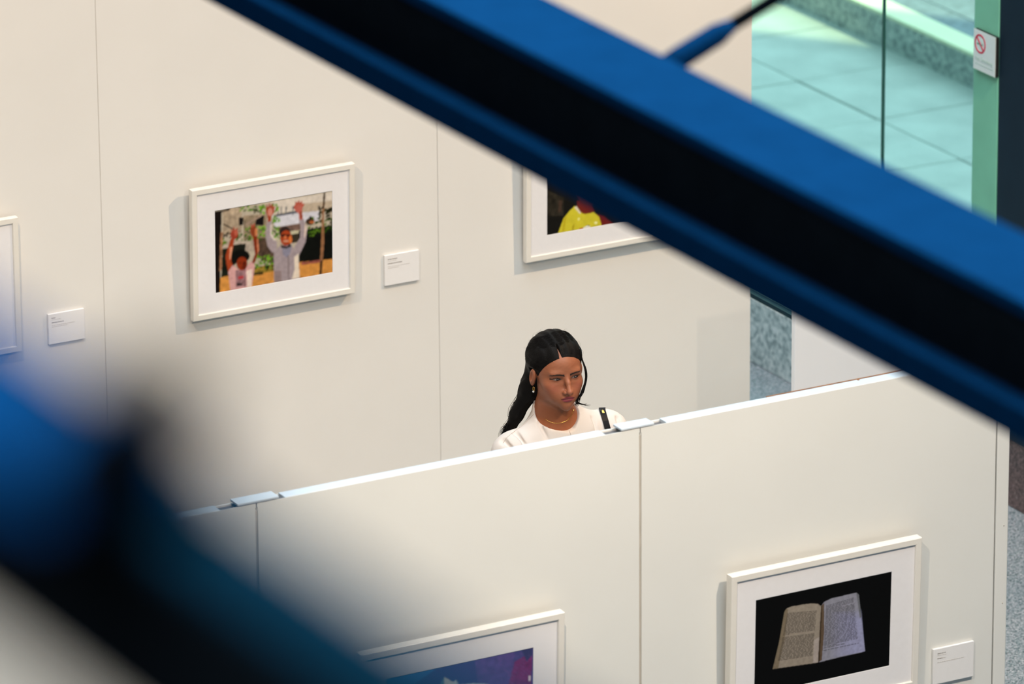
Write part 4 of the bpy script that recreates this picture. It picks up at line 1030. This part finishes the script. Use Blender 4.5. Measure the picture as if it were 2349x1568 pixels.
def surf_line(bvh, pix, lift, n=30, far=18.6):
    P_ = bez([(x, y, 0) for x, y in pix], n); out = []
    for x, y, _ in P_:
        p, nn = hit(bvh, x, y)
        if p is not None and (p + Vector(HC) - Vector(CAM)).dot(Vector(_f)) < far:
            if nn.dot(Vector(_f)) > 0: nn = -nn
            out.append(tuple(p + nn*lift))
    return out
M['stitch'] = mat('beige_seam_thread', (0.56, 0.45, 0.38), 0.9, noise=(50, 0.2))
for pix in ([(1224, 950), (1203, 972), (1180, 989), (1163, 1003), (1154, 1016)], [(1306, 988), (1310, 1000), (1312, 1020)]):
    L_ = surf_line(bv_j, pix, 0.0002, far=18.42)
    if len(L_) > 3: tube('seam', L_, 0.0007, M['stitch'], jacket, seg=5)
# necklace and earrings
M['gold'] = mat('gold', (0.75, 0.46, 0.12), 0.25, metal=1.0, noise=(200, 0.2))
L_ = surf_line(bv_body, [(1252, 961), (1262, 967), (1276, 970), (1290, 968), (1302, 962), (1310, 952), (1316, 938)], 0.0008, 40)
if len(L_) > 3: tube('necklace', L_, 0.0009, M['gold'], person, seg=6)
lb = from_head((-0.0745, 0.006, -0.0435))
hoop = [tuple(np.array(lb) + np.array([0.0, 0.005*math.cos(t), -0.004 + 0.006*math.sin(t)])) for t in np.linspace(0, 2*math.pi, 16)]
er = tube('earring', hoop, 0.0007, M['gold'], person, seg=6)
bm = bmesh.new(); bmesh.ops.create_uvsphere(bm, u_segments=12, v_segments=8, radius=0.0031)
for v in bm.verts: v.co += Vector(lb) + Vector((-0.001, 0.0, -0.0125))
bm_obj('pearl', bm, mat('pearl', (0.85, 0.82, 0.78), 0.2, noise=(100, 0.03)), er, smooth=True)
# trousers and shoes, out of sight behind the partition
def trouser_sdf(X, Y, Z):
    d = ell(X, Y, Z, (0.028, 0.048, -0.74), (0.165, 0.118, 0.15))
    for sx in (-1, 1):
        hp, kn, an = (0.028 + sx*0.085, 0.05, -0.76), (0.028 + sx*0.092, 0.045, -1.085), (0.028 + sx*0.092, 0.055, -1.475)
        d = smin(d, cap(X, Y, Z, hp, kn, 0.092, 0.074), 0.02); d = smin(d, cap(X, Y, Z, kn, an, 0.074, 0.070), 0.02)
    return smax(d, Z + 0.66, 0.01)
Vt, Ft = surface_nets(trouser_sdf, (-0.18, -0.12, -1.50), (0.24, 0.20, -0.62), 0.011)
np_obj('trousers', Vt, Ft, mat('black_trousers', (0.012, 0.012, 0.014), 0.85, noise=(30, 0.2)), person)
for sx in (-1, 1):
    def shoe_sdf(X, Y, Z, sx=sx):
        d = ell(X, Y, Z, (0.028 + sx*0.092, -0.015, FLOORZ + 0.035), (0.042, 0.125, 0.042)); d = smin(d, ell(X, Y, Z, (0.028 + sx*0.092, 0.070, FLOORZ + 0.05), (0.036, 0.042, 0.052)), 0.02)
        return smax(d, FLOORZ + 0.001 - Z, 0.004)
    Vs, Fs = surface_nets(shoe_sdf, (0.028 + sx*0.092 - 0.06, -0.16, FLOORZ - 0.01), (0.028 + sx*0.092 + 0.06, 0.13, FLOORZ + 0.12), 0.006)
    np_obj('shoe', Vs, Fs, mat('black_shoe_leather', (0.015, 0.014, 0.014), 0.4, noise=(30, 0.2)), person)

# shoulder bag: strap over her left shoulder, bag hanging at the hip
bagr = empty('shoulder_bag', tuple(HC + np.array([0.33, 0.05, -1.0])), 'black leather shoulder bag whose strap with a gold emblem crosses the woman\'s left shoulder', 'bag')
M['leather'] = mat('black_leather', (0.007, 0.007, 0.010), 0.4, spec=0.15, noise=(40, 0.2))
boff = np.array([0.33, 0.05, -1.0])
cl = surf_line(bv_j, [(1379, 931), (1383, 948), (1388, 965), (1393, 983), (1399, 1003), (1404, 1022)], 0.0022, 14)
front_pts = [np.array(p) for p in cl]
def ribbon(name, pts_, width, wd, material, parent, thick=0.0022):
    V, Fq = [], []
    for i, (p, nn) in enumerate(pts_):
        p = np.array(p) - boff; nn = np.array(nn)/np.linalg.norm(nn); w_ = np.array(wd[i])/np.linalg.norm(wd[i])
        for a, b in ((-1, 0), (1, 0), (1, 1), (-1, 1)): V.append(p + w_*a*width/2 + nn*b*thick)
    for i in range(len(pts_) - 1):
        for k in range(4):
            k2 = (k+1) % 4; Fq.append((4*i + k, 4*i + k2, 4*i + 4 + k2, 4*i + 4 + k))
    Fq += [(3, 2, 1, 0), tuple(4*(len(pts_) - 1) + k for k in range(4))]
    return mesh_obj(name, V, Fq, material, parent)
path = []
top = front_pts[0]
for p in [(0.0, 0.075, -0.022), (0.0, 0.055, 0.006), (0.0, 0.035, 0.014), (0.0, 0.015, 0.010)]:
    pass
def jz(x, y):
    h_ = bv_j.ray_cast(Vector((x, y, 0.1)), Vector((0, 0, -1)))
    return (np.array(h_[0]), np.array(h_[1])) if h_[0] is not None else (None, None)
xs_ = top[0]
for yy in (0.105, 0.085, 0.065, 0.045, 0.025, 0.005):
    if yy < top[1] + 0.004: continue
    p, nn = jz(xs_ + 0.55*(yy - top[1]), yy)
    if p is not None: path.append((p + nn*0.002, nn))
bk = [((xs_ + 0.10, 0.15, -0.62), (0, 1, 0)), ((xs_ + 0.08, 0.16, -0.40), (0, 1, 0)), ((xs_ + 0.065, 0.150, -0.27), (0, 1, 0.2))]
path = [(np.array(p), np.array(q)) for p, q in bk] + path
for x, y in zip(np.linspace(1379, 1404, 14), np.linspace(931, 1022, 14)):
    p, nn = hit(bv_j, float(np.interp(y, [931, 948, 965, 983, 1003, 1022], [1379, 1383, 1388, 1393, 1399, 1404])), float(y))
    if p is None: continue
    if nn.dot(Vector(_f)) > 0: nn = -nn
    path.append((np.array(p + nn*0.0022), np.array(nn)))
lastp = path[-1][0]
path += [(lastp + np.array([0.035, -0.01, -0.16]), np.array([0, -1, 0])), (lastp + np.array([0.07, 0.02, -0.36]), np.array([0, -1, 0]))]
wd = []
for i in range(len(path)):
    t = path[min(i+1, len(path)-1)][0] - path[max(i-1, 0)][0]; w_ = np.cross(t, path[i][1]); wd.append(w_)
for _ in range(3):
    nn_ = [path[i][1] if i in (0, len(path) - 1) else (path[i-1][1] + path[i][1]*2 + path[i+1][1])/4 for i in range(len(path))]
    path = [(p_, q_) for (p_, _q), q_ in zip(path, nn_)]
ribbon('strap', path, 0.0185, wd, M['leather'], bagr)
p, nn = hit(bv_j, 1383, 947)
if p is not None:
    if nn.dot(Vector(_f)) > 0: nn = -nn
    tdir = Vector((front_pts[4] - front_pts[1])).normalized(); wdir = tdir.cross(nn).normalized(); V = []; Fq = []
    c = p + nn*0.0050 - Vector(boff)
    for r_, lift in ((0, 0.0006), (1, 0.0)):
        pass
    star = [(c + wdir*(0.0042*math.cos(a)*(1 if k % 2 == 0 else 0.75)) + tdir*(0.0075*math.sin(a)*(1 if k % 2 == 0 else 0.75))) for k, a in enumerate(np.linspace(0, 2*math.pi, 16, endpoint=False))]
    V = [tuple(c + nn*0.0008)] + [tuple(v) for v in star] + [tuple(v - nn*0.0018) for v in star]
    for k in range(16):
        k2 = (k+1) % 16; Fq += [(0, 1 + k, 1 + k2), (1 + k, 17 + k, 17 + k2, 1 + k2)]
    o = mesh_obj('emblem', V, Fq, M['gold'], bagr); o['label'] = 'small gold emblem'
    c2 = hit(bv_j, 1379.5, 932.5)[0]
def bag_sdf(X, Y, Z):
    d = np.maximum(np.maximum(np.abs(X) - 0.035, np.abs(Y) - 0.13), np.abs(Z - 0.10) - 0.10)
    return smax(d, ell(X, Y, Z, (0, 0, 0.10), (0.09, 0.20, 0.16)), 0.02) - 0.008
Vb, Fb = surface_nets(bag_sdf, (-0.06, -0.16, -0.03), (0.06, 0.16, 0.24), 0.008)
np_obj('bag_body', Vb, Fb, M['leather'], bagr)
